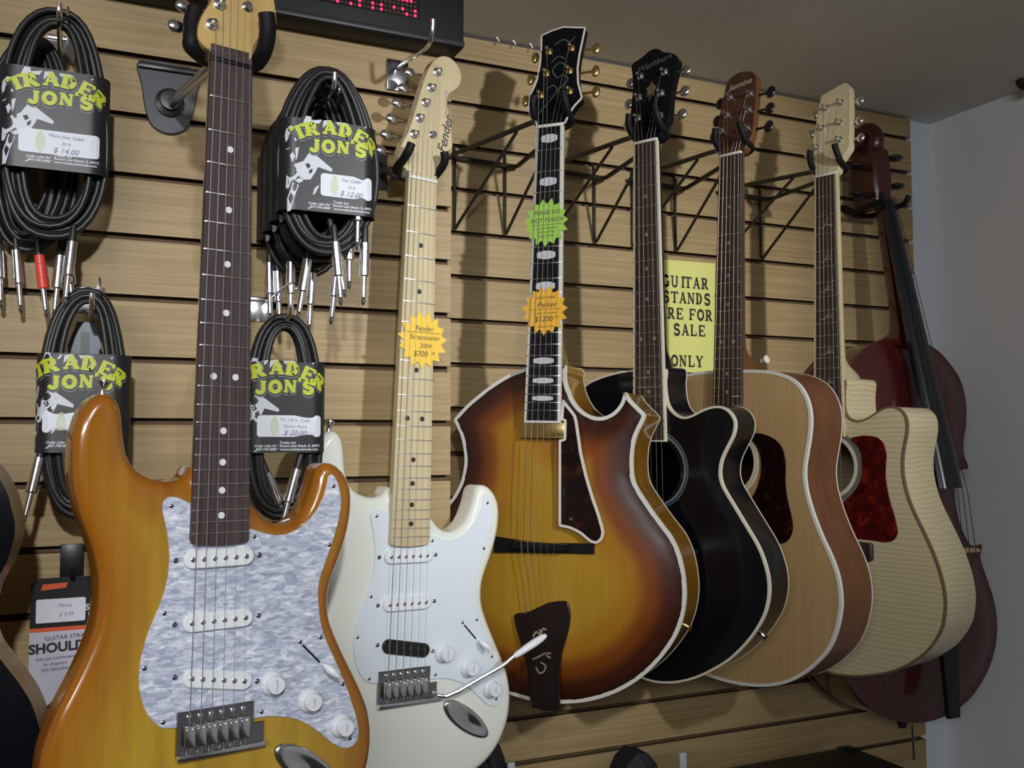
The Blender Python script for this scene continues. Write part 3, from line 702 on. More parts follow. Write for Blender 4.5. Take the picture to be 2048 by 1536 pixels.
def archtop():
    root = thing('archtop_guitar', 'tobacco sunburst hollow jazz guitar with pointed cutaway, black pickguard and dark tailpiece', 'guitar', pose(G3P))
    P = resample(ccw(catmull(mm(A_L+A_R[::-1]), True, .004)), .0045)
    ze, zb = -.0255, -.108
    bm = NB(); plate(bm, inset(P, .0008), lambda p, d: ze+.0135*np.clip(1-np.exp(-np.maximum(d-.006, 0)/.065), 0, 1)*1.12, .010, edge_ref=P)
    obj('carved_top', bm, M['sunburst'], root, smooth=60)
    body_shell(root, P, ze, zb, M['amber_side'], .014)
    bindings(root, P, ze, zb, M['ivory'], .0052, M['cream'], .0016)
    def blk(w, d, sp):
        h = min(.0135, sp*.62); n = 14; pts = []
        for s in (1, -1):
            for k in range(n+1):
                t = -1+2*k/n; pts.append((s*t*w*.30, -d+s*h*.5*(1-.45*t*t)))
        return slab(NB(), ccw(pts), -.0005, .0003)
    wf = neck(root, .638, .0445, .058, 20, .4525, 20, M['ebony'], M['mahogany_dark'], M['nickel'], (1, 3, 5, 7, 9, 12, 15, 17, 19), M['pearl'], heel=.085, joint=.366, bind_m=M['ivory'], bind_w=.0042, nut_m=M['bone'], wide_inlay=blk, depth=.022)
    obj('neck_extension', slab(NB(), [(-.023, -.36), (-.025, -.445), (.025, -.445), (.023, -.36)], -.016, -.0055), M['ebony'], root)
    HD = mm([(-23, 6), (-25.4, 14.2), (-33, 22), (-39, 32), (-41.7, 48), (-40.5, 66), (-36, 78), (-32.9, 90), (-31, 118.5), (-32.1, 143.9), (-35, 172.4), (-25, 175.8), (-16.8, 178.6), (1.5, 182), (20.5, 177.6), (39, 174), (37, 152.6), (34.5, 125.6), (34, 100.8), (37.5, 75), (46, 50), (46.5, 46), (41, 40), (35, 33), (28.4, 20), (23.5, 6)])
    outl = resample(ccw(HD), .004)
    hs = headstock(root, outl, -.003, .0145, 13, M['black_gloss'], M['black_gloss'])
    bm = ring(NB(), inset(outl, -.0012), inset(outl, .0014), -.0042, -.0026); bmesh.ops.transform(bm, matrix=tiltm(13), verts=bm.verts); obj('headstock_binding', bm, M['ivory'], root)
    posts = tuners33(root, mm([(-18.2, 139.5), (20, 139.4), (-18.2, 99.5), (21, 98.3), (-23, 60.8), (25.1, 61.1)]), mm([(-46, 134), (-49, 98), (-53, 62)]), mm([(58, 132.4), (60.6, 92.7), (65, 53.2)]), 13, M['gold'], M['gold'], (.0065, .0105, .0045))
    T13 = tiltm(13)
    vine(hs, [mm(c) for c in ([(-26, 24), (-16, 36), (-4, 52), (4, 66), (-4, 76), (-14, 70)], [(4, 66), (14, 74), (20, 84), (12, 92), (2, 88)], [(2, 88), (-8, 104), (4, 116), (14, 108)], [(-12, 118), (0, 128), (10, 122)], [(-10, 150), (4, 158), (16, 152), (24, 160)])], -.0027, mat('dull abalone', (.12, .13, .11), .3), .0015, T13)
    script(hs, 'Gibson', .016, 2, 0, 13, 8, M['ink_grey']) if False else None
    strings(root, .638, .036, .053, .0050, posts, (M['steel'], M['steel']), ORDER33, lambda i, x: (x*.8, -.7435+.0050*i, -.006))
    pu = obj('pickup', box(NB(), -.0335, .0350, -.4775, -.4540, -.0150, -.0035, .0012), M['gold'], root)
    obj('pickup_frame', box(NB(), -.0365, .0380, -.4785, -.4755, -.0155, -.0030, .0008), M['gold'], pu)
    gd = resample(ccw(mm([(31.8, -421), (37.1, -427.5), (45, -436), (51.2, -443.5), (54.3, -452.5), (57.8, -472), (62.8, -500.3), (72.2, -534.2), (82.5, -563.9), (92.6, -589.3), (98.5, -607), (100.2, -614), (98.8, -622), (94.5, -628), (88.5, -630.8), (81, -629.2), (74.4, -625), (66.5, -619), (59.2, -615.2), (50, -611.8), (44, -610.3), (30.9, -608.8), (29.5, -556.2), (27.6, -481), (35.8, -480), (35.8, -452), (30.2, -451)])), .003)
    g = obj('pickguard', slab(NB(), gd, -.0060, -.0032, .0003), M['tort_dark'], root)
    obj('pickguard_binding', ring(NB(), inset(gd, -.0008), inset(gd, .0030), -.0062, -.0028), M['ivory'], g)
    obj('screw', lathe(NB(), [(.0026, 0), (.0022, .001), (0, .0012)], 12, (.0495, -.5975, -.0032)), M['nickel'], g)
    bm = slab(NB(), mm([(-78, -631), (-40, -634), (0, -636), (40, -634), (84, -632), (84, -647), (45, -649), (0, -652), (-45, -654), (-78, -656)]), -.0175, -.0085, .001)
    br = obj('bridge', bm, M['ebony'], root)
    obj('bridge_saddle', slab(NB(), mm([(-40, -635), (45, -635), (44, -645), (-42, -647)]), -.0080, .0046, .0015), M['ebony'], br)
    for s in (-.030, .034): obj('thumb_wheel', lathe(NB(), [(.0055, 0), (.0055, .002)], 16, (s, -.641, -.0082)), M['gold'], br)
    tp = resample(ccw(catmull(mm([(-40.2, -746.5), (-37, -744.5), (-20.1, -741), (-2.5, -732.4), (14.9, -723.8), (32.3, -720), (41, -719.3), (45, -721.5), (49, -737.5), (48.3, -751.5), (43.4, -773.8), (37.5, -794.3), (35, -820.4), (35.6, -867), (33, -876), (23.5, -880.5), (3.9, -880.9), (-5, -877), (-10.5, -867.7), (-13.6, -846.2), (-17.8, -818.6), (-25, -799.2), (-32.4, -777.7), (-38.6, -760)]), True, .003)), .003)
    t = obj('tailpiece', slab(NB(), tp, -.0135, -.0075, .0012), wood('dark tailpiece wood', (.006, .002, .002), (.012, .004, .004), (60, 6, 30), .4, 0, .35, .7), root)
    obj('tailpiece_hinge', box(NB(), -.010, .034, -.882, -.872, -.034, -.010, .003), M['black_plastic'], t)
    vine(t, [mm(c) for c in ([(-8, -776), (-3, -768), (3, -772), (8, -762), (13, -764)], [(2, -764), (5, -774), (2, -782)], [(-8, -809), (2, -804), (10, -799), (21, -797)], [(-2, -820), (4, -828), (11, -824), (13, -816), (5, -812)], [(14, -801), (21, -804)])], -.0073, mat('tailpiece pearl', (.30, .26, .19), .3), .0026)
    # side strap pin
    obj('strap_button', lathe(NB(), [(.004, 0), (.003, .005), (.0058, .009), (0, .0100)], 14, (.2085, -.747, -.066), axis_rot((.93, -.36, 0))), M['gold'], root)
    return root
archtop()

# --- flat tops ------------------------------------------------------------------------------
def flat_top(p, label, R, Lf, depth, top_m, side_m, bind_m, bw, back_bind, neck_m, hole, hr, board_m, nf, d_end, dots, dot_m, bind_board, head, head_m, head_side, posts, lp, rp, tun_m, btn_m, btn_size, guard=None, guard_m=None, ros=(), bridge_m=None, heel_d=None, wide=None, guard_lab=None, head_tilt=13):
    root = thing('acoustic_guitar', label, 'guitar', pose(p))
    P = resample(ccw(catmull(mm(Lf+R[::-1]), True, .004)), .0045)
    zt, zb = -.007, -.007-depth
    body_shell(root, P, zt, zb, side_m)
    soundboard(root, P, zt, top_m, hole, hr)
    bindings(root, P, zt, zb, bind_m, bw, back_bind)
    for r0, r1, m in ros: annulus(root, 'rosette', hole, r0, r1, zt+.0004, m)
    neck(root, .648, .044, .0555, 14, d_end, nf, board_m, neck_m, M['nickel'], dots, dot_m, .0030, joint=.362, heel=heel_d or depth, bind_m=bind_board, bind_w=.0030, nut_m=M['bone'], wide_inlay=wide, dbl_w=.024, depth=.021)
    outl = resample(ccw(catmull(mm(head), True, .003)), .003)
    hs = headstock(root, outl, -.003, .0145, head_tilt, head_m, head_side)
    ps = tuners33(root, mm(posts), mm(lp), mm(rp), head_tilt, tun_m, btn_m, btn_size)
    b = flat_bridge(root, -.6555, .156, .031, bridge_m or M['rosewood_b'], zt, M['bone'])
    if guard: obj('pickguard', slab(NB(), resample(ccw(catmull(mm(guard), True, .003)), .003), zt, zt+.0016, .0004), guard_m, root)
    strings(root, .648, .0365, .0530, .0035, ps, (M['bronze'], M['steel']), ORDER33, lambda i, x: (x, -.6625, zt+.009))
    return root, hs
CUT4 = [(26, -361.5), (26.2, -385), (27.2, -400), (30, -415), (35.6, -425.7), (44.9, -434.2), (56.9, -438.9), (68.8, -437.6), (80.7, -432.8), (94.8, -426.8), (108.6, -423.4), (120, -423.3), (131.2, -427.4), (140, -435.7), (144.9, -446), (145, -456.1), (141.6, -468.3), (134.8, -480.5), (127.8, -492.8), (122, -505.1), (119.4, -517.4), (119.3, -529.6), (122.8, -541.8), (131, -555.7), (141.7, -571.8), (153, -589), (165, -607), (176, -624), (184, -640.5), (189.8, -657.3), (193.3, -674.4), (194, -689.9), (191.7, -707.8), (186.1, -726), (177.3, -742.7), (164.1, -762.1), (146.4, -782.4), (126.2, -801.2), (103.5, -816.7), (80.4, -830.4), (54.5, -841.7), (30.5, -848.7), (0, -852.3)]
L4 = [(-28, -361.8), (-40, -362.3), (-55.7, -363.4), (-77.1, -367), (-98.8, -372), (-120, -379.5), (-134, -390), (-143, -404), (-147, -421), (-146.5, -440), (-142.5, -462), (-134.5, -480.5)]+[(-u, v) for u, v in CUT4[18:-1]]
DREAD = [(26, -361.5), (47.8, -362), (73.7, -364), (93.9, -367.8), (113.8, -375), (131, -387), (143.1, -403.7), (150.4, -422.9), (152.8, -444.1), (150.9, -469.6), (146.5, -495.2), (143.3, -516.5), (143.4, -533.5), (147.1, -554.4), (154.4, -577.1), (164, -600.4), (175.6, -624.2), (184, -639), (193, -657), (200.8, -677.5), (205, -698.9), (206, -721.2), (202.8, -744.1), (195.3, -769.9), (184.2, -792.4), (166.1, -814.5), (143, -835.9), (116.9, -853), (90, -864.1), (59.8, -871.8), (28.7, -875.6), (0, -876.8)]
LD = [(-26, -361.5)]+[(-u, v) for u, v in DREAD[1:-1]]
CUT6 = [(26, -361.5), (26.2, -390), (26.6, -408), (29, -421), (36.2, -429.9), (50.2, -434.2), (64.1, -432.3), (80.2, -424.2), (96.1, -415.2), (111.7, -411.4), (124.8, -413.8), (135.4, -423), (140.3, -435.3), (140.2, -453.6), (135.5, -475.9), (132, -496.3), (131.6, -516.7), (134.5, -538.9), (141.3, -563.8), (151.4, -587.3), (162, -608), (171.5, -627.5), (181.6, -650), (190.8, -676), (196.3, -698.7), (198.8, -721.7), (197.4, -741.2), (193, -763.2), (182.5, -784.2), (167.9, -804.2), (149, -821.3), (127.6, -837), (103.7, -849.5), (77.1, -859), (49.8, -866.4), (19.6, -871.2), (0, -872.5)]
L6 = [(-26, -361.5)]+[(-u*.985, v) for u, v in DREAD[1:12]]+[(-u-8*(1 if v > -600 else .4), v) for u, v in CUT6[16:-1]]

HEAD4 = [(-22.5, 6), (-26, 14), (-34.6, 30), (-37.5, 50), (-37.8, 75), (-38.6, 98.5), (-42, 128), (-46.6, 154), (-36, 159.5), (-26, 163.8), (-18.4, 168.8), (-10.4, 172), (-1.9, 171.2), (6, 166.5), (13, 160.5), (25.6, 155.8), (35.2, 150), (42.4, 140), (42.2, 130.5), (40.3, 117.7), (37.8, 98.8), (36.8, 75.8), (37.5, 52), (37, 34.1), (30, 22), (23, 6)]
r4, h4 = flat_top([0.82065, 1.28477, 0.47456, -1.12165, -0.01436, -0.00356], 'glossy black acoustic guitar with rounded cutaway and cream edge, behind the sunburst guitar', CUT4, L4, .066, M['black_gloss'], M['black_gloss'], M['cream'], .0030, M['cream'], M['black_gloss'], (.003, -.5205), .0485, M['rosewood_b'], 21, .4745, (3, 5, 7, 9, 12, 15, 17, 19), M['dot_dim'], M['cream'], HEAD4, M['black_gloss'], None, [(-25.6, 125.8), (20.6, 121.3), (-24, 87), (18.5, 84.2), (-20.7, 48.9), (20.8, 44)], [(-52.1, 127.4), (-50, 86.8), (-47, 51)], [(54, 115.7), (55.4, 78.3), (55, 40.3)], M['chrome'], M['nickel'], (.0085, .0095, .0040), ros=((.0545, .0585, mat('dark abalone ring', (.10, .13, .17), .3)), (.0605, .0618, mat('thin grey ring', (.14, .16, .19), .3))), bridge_m=M['ebony'])
script(h4, 'Washburn', .0155, -.002, .144, 13, 10, mat('faint silver script', (.10, .09, .11), .4), .3, .0001)
bm = NB(); slab(bm, mm([(-2, 112), (3, 103), (8, 100), (4, 92), (7, 82), (0, 86), (-3, 74), (-5, 86), (-11, 83), (-8, 93), (-12, 101), (-6, 103)]), -.0029, -.0026); bmesh.ops.transform(bm, matrix=tiltm(13), verts=bm.verts); obj('leaf_emblem', bm, mat('leaf inlay', (.13, .095, .05), .4), h4)
obj('strap_button', lathe(NB(), [(.004, 0), (.003, .005), (.0058, .009), (0, .0100)], 14, (.163, -.7635, -.045), axis_rot((.8, -.6, 0))), M['nickel'], r4)

HEAD5 = [(-23, 5), (-27.5, 10), (-37, 24), (-38.6, 40), (-38.6, 62), (-38, 92.6), (-36.2, 121.3), (-34, 143), (-30.3, 151), (-19.4, 157.6), (-7, 159.4), (4.9, 157.4), (16.3, 152.5), (24, 145.2), (27.6, 135.9), (30, 118), (32.3, 100), (34.7, 66.6), (36.4, 40), (35.5, 27), (30, 18), (23, 5)]
r5, h5 = flat_top([0.99437, 1.2949, 0.47793, -1.26666, 0.00194, -0.03063], 'natural spruce acoustic guitar with red brown sides, white edge and dark teardrop pickguard', DREAD, LD, .094, M['spruce'], M['mahogany'], M['ivory'], .0046, M['ivory'], M['mahogany'], (.0, -.5140), .0490, M['rosewood_b'], 20, .4700, (3, 5, 7, 9, 12, 15, 17), M['dot_dim'], None, HEAD5, wood('rosewood headstock veneer', (.035, .012, .008), (.08, .028, .016), (80, 5, 30), .3, .5), M['mahogany'], [(-20.6, 114.2), (20.9, 110), (-21.2, 81.2), (23.4, 79.3), (-27, 52.5), (25.5, 45.7)], [(-48.5, 116.2), (-49, 82.6), (-50, 50)], [(54, 106.6), (57, 75.2), (60.1, 41.5)], M['nickel'], M['ebony'], (.0090, .0110, .0040), [(43, -467.5), (54, -465.2), (68, -466.6), (83.3, -471.4), (98.4, -481.9), (106.8, -496.7), (109.3, -516), (109, -537.7), (111.7, -559), (116.8, -577.9), (121.9, -598.9), (122.9, -613.7), (118.5, -627), (110, -635.8), (101, -638.5), (90, -633), (72, -612), (52, -590), (40, -578), (46, -572), (57.5, -553), (63.5, -528), (62.5, -503), (55, -486), (44, -474)], M['tort_dark'], ((.0500, .0530, M['cream']), (.0545, .0590, M['cream'])), heel_d=.096)
script(h5, 'Jasmine', .0150, -.004, .134, 13, 6, mat('pale headstock script', (.42, .32, .26), .4), .3, .0003)
obj('strap_button', lathe(NB(), [(.004, 0), (.003, .006), (.0075, .010), (.007, .012), (0, .0125)], 16, (.0185, -.343, -.072), axis_rot((1, .25, 0))), M['bone'], r5)

def bird(w, d, sp):
    bm = NB(); k = random.Random(int(d*1e4)); f = lambda x, y: (x, y-d, .00025)
    s = min(.013, sp*.45); t = k.choice((1, -1))
    for c in ([(-.014, -s*.2), (-.006, -s*.5), (.002, s*.1), (.012, s*.5*t)], [(-.004, -s*.4), (.002, s*.6), (.006, s*.9)], [(-.002, 0), (.013, -s*.2)]):
        stroke(bm, c, .0010, f)
    return bm
HEAD6B = [(-22.5, 5), (-24, 14), (-26, 27), (-31, 42), (-38, 60), (-37.5, 85), (-35.8, 116), (-32.4, 165), (-31, 168), (-11.8, 174), (4, 179), (15.2, 180), (24.5, 172), (27.5, 162), (30, 146.4), (33, 120), (35.5, 96.7), (38.5, 68), (40.6, 48), (38, 43), (30.5, 32.1), (23.5, 18.5), (22, 5)]
r6, h6 = flat_top([1.20405, 1.2979, 0.46783, -1.31128, 0.00246, -0.0061], 'pale flamed maple acoustic guitar with cutaway and bright red tortoiseshell pickguard', CUT6, L6, .103, M['flame'], M['flame'], mat('brown edge binding', (.17, .11, .055), .4), .0028, None, M['maple_pale'], (-.006, -.5135), .0500, M['rosewood_b'], 20, .4600, (3, 5, 7, 9, 12, 15, 17), mat('vine inlay', (.34, .32, .30), .35), M['maple_pale'], HEAD6B, M['maple_pale'], M['maple_pale'], [(-18, 138.6), (12, 141.2), (-22, 100), (14, 101.5), (-28, 63.1), (18.7, 66.6)], [(-47, 135), (-50, 98), (-53, 60)], [(44.4, 135.2), (47.5, 106.6), (54, 64)], M['chrome'], M['chrome'], (.0075, .0085, .0040), [(38.6, -465.5), (55, -460.8), (73.4, -460.2), (89.1, -463.9), (99.8, -474.2), (104, -488.6), (102.8, -507.2), (101.8, -523.7), (104.4, -544.2), (109.4, -566.5), (115.6, -586.5), (119.8, -604.5), (121.6, -614.8), (119.3, -626), (111.5, -633.9), (97.2, -636.8), (77.1, -635.8), (56.6, -635.5), (38, -634), (24, -615), (17.4, -598.8), (16.5, -588), (22.6, -575.3), (37, -563), (50, -548), (58, -530), (60, -512), (57, -490), (49, -476)], M['tort_red'], ((.0500, .0570, M['cream']), (.0570, .0655, mat('grey brown rosette', (.16, .14, .11), .4))), heel_d=.100, wide=bird)

# ------------------------------------------------------------------ cello
def cello():
    mw = pose((1.485, 1.392, .0865, 0, .045, 0))
    root = thing('cello', 'dark red cello hanging in the corner behind the pale maple guitar', 'cello', mw)
    RR = [(20, 112), (53, 109.5), (80, 100.5), (103, 87.8), (126.2, 67.5), (146.1, 45.6), (157.4, 23.4), (163.4, -1.4), (164, -28.9), (159.3, -58.8), (151.4, -83.6), (148.5, -104), (150, -121), (157.5, -136), (158, -144.3), (152, -146.2), (144.5, -145), (132, -150), (123, -160), (118, -176), (116.5, -205), (119.8, -232), (126, -256), (140, -283), (150, -296), (163.5, -300.1), (178, -296), (182, -297), (180.6, -307), (175.5, -319), (179.4, -336.5), (192.1, -369.1), (204.7, -404.4), (210.2, -439.2), (209, -468.5), (198.7, -504.4), (181.7, -534.4), (156.3, -563.3), (126, -588), (85, -608), (40, -618.5), (0, -621.5)]
    LL = [(-u, v) for u, v in RR[:-1]]
    P = resample(ccw(catmull(mm(LL+RR[::-1]), True, .004)), .005)
    bm = NB(); plate(bm, P, lambda p, d: .024*np.clip(1-np.exp(-np.maximum(d-.012, 0)/.05), 0, 1), .016); obj('carved_top', bm, M['varnish'], root, smooth=60)
    bm = NB(); P2 = inset(P, .004); wall_strip(bm, [(P, 0, 0), (P, -.005, 0), (P2, -.005, 0), (P2, -.112, 0), (P, -.112, 0), (P, -.117, 0)])
    plate(bm, P, lambda p, d: -.117-.018*np.clip(1-np.exp(-d/.05), 0, 1), .03); weld(bm); obj('body', bm, M['varnish_rib'], root)
    # neck, pegbox, fingerboard
    a, b = Vector((0, .115, .012)), Vector((0, .398, -.022))
    bm = NB(); rings = []
    for t, hw, dp in ((-.30, .026, .10), (-.10, .024, .085), (.04, .019, .040), (.2, .017, .030), (1, .014, .027)):
        c = a.lerp(b, t) if t > 0 else a+Vector((0, .06*t, 0)); R = []
        for k in range(13):
            q = math.pi*k/12; R.append(bm.verts.new((c.x-hw*math.cos(q), c.y, c.z-dp*math.sin(q))))
        rings.append(R)
    for A, B in zip(rings, rings[1:]):
        for k in range(13): bm.faces.new((A[k], A[(k+1) % 13], B[(k+1) % 13], B[k]))
    bm.faces.new(rings[0]); bm.faces.new(rings[-1]); obj('neck', bm, M['varnish'], root)
    bm = NB(); rings = []; e = Vector((0, -.180, .088))
    for t in (0, .5, 1):
        c = Vector((0, .398, -.016)).lerp(e, t); hw = .015+.016*t; R = []
        for k in range(9):
            q = math.pi*(.08+.84*k/8); R.append(bm.verts.new((c.x-hw*math.cos(q), c.y, c.z+hw*.55*math.sin(q))))
        R += [bm.verts.new((c.x+hw*.95, c.y, c.z-.007)), bm.verts.new((c.x-hw*.95, c.y, c.z-.007))]; rings.append(R)
    for A, B in zip(rings, rings[1:]):
        for k in range(11): bm.faces.new((A[k], A[(k+1) % 11], B[(k+1) % 11], B[k]))
    bm.faces.new(rings[0]); bm.faces.new(rings[-1]); fb = obj('fingerboard', bm, mat('ebony fingerboard', (.008, .009, .013), .22, 0, .3), root)
    for i in range(4):
        x = (i-1.5); obj('string', tube(NB(), [(x*.0055, .405, -.006), (x*.0065, .30, .017), (x*.0125, -.19, .113), (x*.016, -.295, .118), (x*.012, -.40, .075)], .0007, 6), mat('dark wound cello string', (.05, .05, .055), .5, .6), root)
    pb = obj('pegbox', slab(NB(), catmull(mm([(-15, 392), (-21, 415), (-24, 450), (-22, 485), (-17, 508), (17, 508), (22, 485), (24, 450), (21, 415), (15, 392)]), True, .004), -.086, -.022, .005), M['varnish'], root)
    # scroll: a spiral volute seen from the front as a rounded eye pair
    bm = NB(); pts = []; rad = []
    for k in range(40):
        q = k/39; ang = math.radians(-70+q*560); rr = .034*(1-.78*q); pts.append((0, .532+rr*math.sin(ang)*1.0, -.068+rr*math.cos(ang))); rad.append(.017*(1-.35*q))
    tube(bm, pts, rad, 12); cyl(bm, (-.030, .532, -.068), (.030, .532, -.068), .018, 20); box(bm, -.016, .016,   .495, .525, -.080, -.034, .006)
    obj('scroll', bm, M['varnish'], root, smooth=50)
    for s, y in ((1, .500), (-1, .470), (1, .440), (-1, .412)):
        bm = tube(NB(), [(-s*.020, y, -.043), (s*.028, y, -.043), (s*.036, y, -.043)], [.004, .006, .005], 12)
        bm2 = NB(); bmesh.ops.create_uvsphere(bm2, u_segments=14, v_segments=8, radius=1); bmesh.ops.transform(bm2, matrix=Matrix.Translation((s*.056, y, -.043)) @ Matrix.Diagonal((.017, .0065, .0145, 1)), verts=bm2.verts)
        obj('tuning_peg', join(bm, bm2), M['ebony'], root)
    bm = slab(NB(), mm([(-42, -292), (42, -292), (45, -298), (-45, -298)]), .022, .1, .001)
    obj('bridge', box(NB(), -.043, .043, -.299, -.291, .020, .114, .004), M['maple'], root)
    obj('tailpiece', slab(NB(), mm([(-25, -400), (25, -400), (14, -600), (-14, -600)]), .060, .070, .002), M['ebony'], root)
    bm = lathe(NB(), [(.014, 0), (.013, .012), (.008, .020), (.008, .024)], 18, (0, -.620, -.058), axis_rot((0, -1, 0)))
    cyl(bm, (0, -.64, -.058), (0, -.645, -.058), .004)
    en = obj('endpin', bm, M['black_plastic'], root)
    obj('endpin_rod', cyl(NB(), (.018, -.640, -.05), (.018, -.705, -.05), .0025, 8), M['dark_chrome'], en)
cello()
# ------------------------------------------------------------------ guitar hangers
def yoke(bm, mw_guitar, half, y0, z0, spread=.006, lift=.030, reach=.020, r=.0062, left=1.0):
    "two padded prongs that cradle a neck; built in the guitar's own axes and turned into world space"
    top = reach
    for s in (-1, 1):
        reach = top*(left if s < 0 else 1)
        P = [(s*.004, y0-.006, z0-.014), (s*(half*.7), y0-.005, z0-.014), (s*(half+spread), y0-.001, z0-.006), (s*(half+spread+.001), y0+.007, z0+reach*.5), (s*(half+spread), y0+lift*.6, z0+reach*.9), (s*(half+spread-.003), y0+lift, z0+reach)]
        tube(bm, [mw_guitar @ Vector(p) for p in catmull3(P)], r, 10)
def catmull3(P, n=5):
    P = [Vector(p) for p in P]; out = []
    for i in range(len(P)-1):
        p0, p1, p2, p3 = P[max(i-1, 0)], P[i], P[i+1], P[min(i+2, len(P)-1)]
        for k in range(n):
            t = k/n; out.append(.5*((2*p1)+(-p0+p2)*t+(2*p0-5*p1+4*p2-p3)*t*t+(-p0+3*p1-3*p2+p3)*t*t*t))
    return out+[P[-1]]
def world_part(name, bm, m, root, smooth=40):
    "geometry made in world space, parented to a thing"
    bmesh.ops.transform(bm, matrix=root.matrix_world.inverted(), verts=bm.verts); return obj(name, bm, m, root, smooth)
def wz(x, y, z): return Vector((x, y, z+Z0))
# single arm hanger with a grey plate (honey sunburst guitar)
def plate_hanger(gp, label, px, pz, wall_y, half, y0, z0):
    root = thing('guitar_hanger', label, 'hanger', frame_at(px, wall_y, pz))
    out = catmull([(-.038, .048), (.038, .044), (.0335, .020), (.028, -.012), (.020, -.031), (0, -.039), (-.020, -.031), (-.028, -.012), (-.0335, .020)], True, .004)
    pl = obj('wall_plate', slab(NB(), resample(ccw(out), .004), 0, .005, .001), M['plate_grey'], root)
    obj('plate_lip', box(NB(), -.038, .038, .040, .0475, .0, .011, .001), M['black_plastic'], pl)
    obj('collar', lathe(NB(), [(.0175, .004), (.0175, .011), (.012, .013), (.012, .020), (0, .021)], 24), M['black_plastic'], root)
    mg = pose(gp); e = mg @ Vector((-.004, y0-.006, z0-.016))
    bm = tube(NB(), [wz(px, wall_y, pz), wz(px, wall_y, pz).lerp(e, .5), e], .0058, 12); world_part('arm', bm, M['dark_chrome'], root)
    bm = NB(); yoke(bm, mg, half, y0, z0, .008, .040, .026, .0085, -.35); world_part('yoke', bm, M['black_rubber'], root)
    return root
plate_hanger(G1P, 'dark grey hanger with metal arm holding up the honey sunburst guitar', .1015, .4250, YL-.0005, .0255, .018, -.016)
mg2 = pose(G2P)
r = thing('guitar_hanger', 'black padded hanger cradling the neck of the white guitar', 'hanger', frame_at(.372, YL-.0005, .370))
obj('wall_plate', box(NB(), -.016, .016, -.024, .024, 0, .005, .002), M['plate_grey'], r)
bm = tube(NB(), [wz(.372, YL, .370), wz(.380, 1.225, .362), mg2 @ Vector((-.030, .006, -.030)), mg2 @ Vector((-.004, .010, -.032))], .0058, 10); world_part('arm', bm, M['black_plastic'], r)
bm = NB(); yoke(bm, mg2, .021, .016, -.016, .007, .026, .026, .0058); world_part('yoke', bm, M['black_rubber'], r)
# wire bracket hangers on the far panel
GP = [([0.65731, 1.29917, 0.48205, -0.8469, 0.01998, -0.02305], .5905, .686, 'behind the sunburst jazz guitar'),
      ([0.82065, 1.28477, 0.47456, -1.12165, -0.01436, -0.00356], .772, .8667, 'behind the black acoustic guitar'),
      ([0.99437, 1.2949, 0.47793, -1.26666, 0.00194, -0.03063], .949, 1.0450, 'behind the spruce acoustic guitar'),
      ([1.20405, 1.2979, 0.46783, -1.31128, 0.00246, -0.0061], 1.1545, 1.2490, 'behind the pale flamed maple guitar')]
for gp, x0, x1, where in GP:
    mg = pose(gp); n0 = mg.translation
    root = thing('wire_hanger', 'dark wire bracket hanger with V braces '+where, 'hanger', frame_at((x0+x1)/2, YR, .49))
    zt, za, yb = .489, .3635, YR-.006
    fl = wz(gp[0]-.028, gp[1]+.018, gp[2]+.006); fr_ = wz(gp[0]+.030, gp[1]+.020, gp[2]+.006)
    bm = tube(NB(), [fl+Vector((.004, -.012, .000)), fl, wz(x0-.010, yb-.010, zt), wz(x0-.007, yb-.002, zt-.001), wz(x1+.016, yb-.002, zt-.004), wz(x1+.020, yb-.010, zt-.004), fr_, fr_+Vector((-.002, -.012, 0))], .0042, 8)
    world_part('arm_frame', bm, M['black_paint'], root)
    for xs, f in ((x0, fl), (x1, fr_)):
        bm = tube(NB(), [wz(xs, YR+.010, .5165), wz(xs, YR+.002, .5095), wz(xs, yb+.002, .500), wz(xs, yb+.002, za+.004), wz(xs, yb-.002, za), wz(xs, yb-.008, za+.003), f.lerp(wz(xs, yb, zt), .14)+Vector((0, 0, -.004))], .0027, 8)
        world_part('brace', bm, M['black_paint'], root)
    bm = NB(); yoke(bm, mg, .021, .014, -.018, .006, .036, .026, .0055); world_part('yoke', bm, M['black_rubber'], root)
# black hook that carries the cello
cm = pose((1.485, 1.392, .0865, 0, .045, 0))
r = thing('cello_hook', 'black fork hook under the scroll of the dark red cello', 'hook', frame_at(1.467, YR, .50))
bm = NB()
for s in (-1, 1): tube(bm, [cm @ Vector(p) for p in catmull3([(s*.005, .385, -.092), (s*.026, .386, -.085), (s*.031, .388, -.045), (s*.032, .390, -.005), (s*.036, .405, .004)])], .0055, 10)
tube(bm, [wz(1.467, YR, .49), cm @ Vector((0, .385, -.09))], .007, 10)
world_part('fork', bm, M['black_rubber'], r)

# ------------------------------------------------------------------ tags tucked behind the strings
def star_tag(gp, c, r0, r1, n, m, label, lines, line_y, tilt=0):
    mw = pose(gp) @ Matrix.Translation((c[0], c[1], .0016)) @ Matrix.Rotation(math.radians(tilt), 4, 'Z')
    root = thing('price_tag', label, 'tag', mw, 'starburst price tags on guitar necks')
    pts = []
    for k in range(2*n):
        a = math.pi*k/n+.08; rr = (r1 if k % 2 == 0 else r0)*(1+.03*math.sin(k*2.3)); pts.append((rr*math.cos(a), rr*1.03*math.sin(a)))
    obj('card', slab(NB(), pts, -.0003, .0001), m, root, smooth=0)
    bm = NB(); stroke(bm, [(-r0*.86, line_y), (r0*.9, line_y+.0008)], .0006, lambda x, y: (x, y, .00022))
    for s, y, sz, x in lines: join(bm, text_bm(s, sz, (x, y, .00022), 1.5, .18))
    obj('handwriting', bm, M['ink_black'], root, smooth=0)
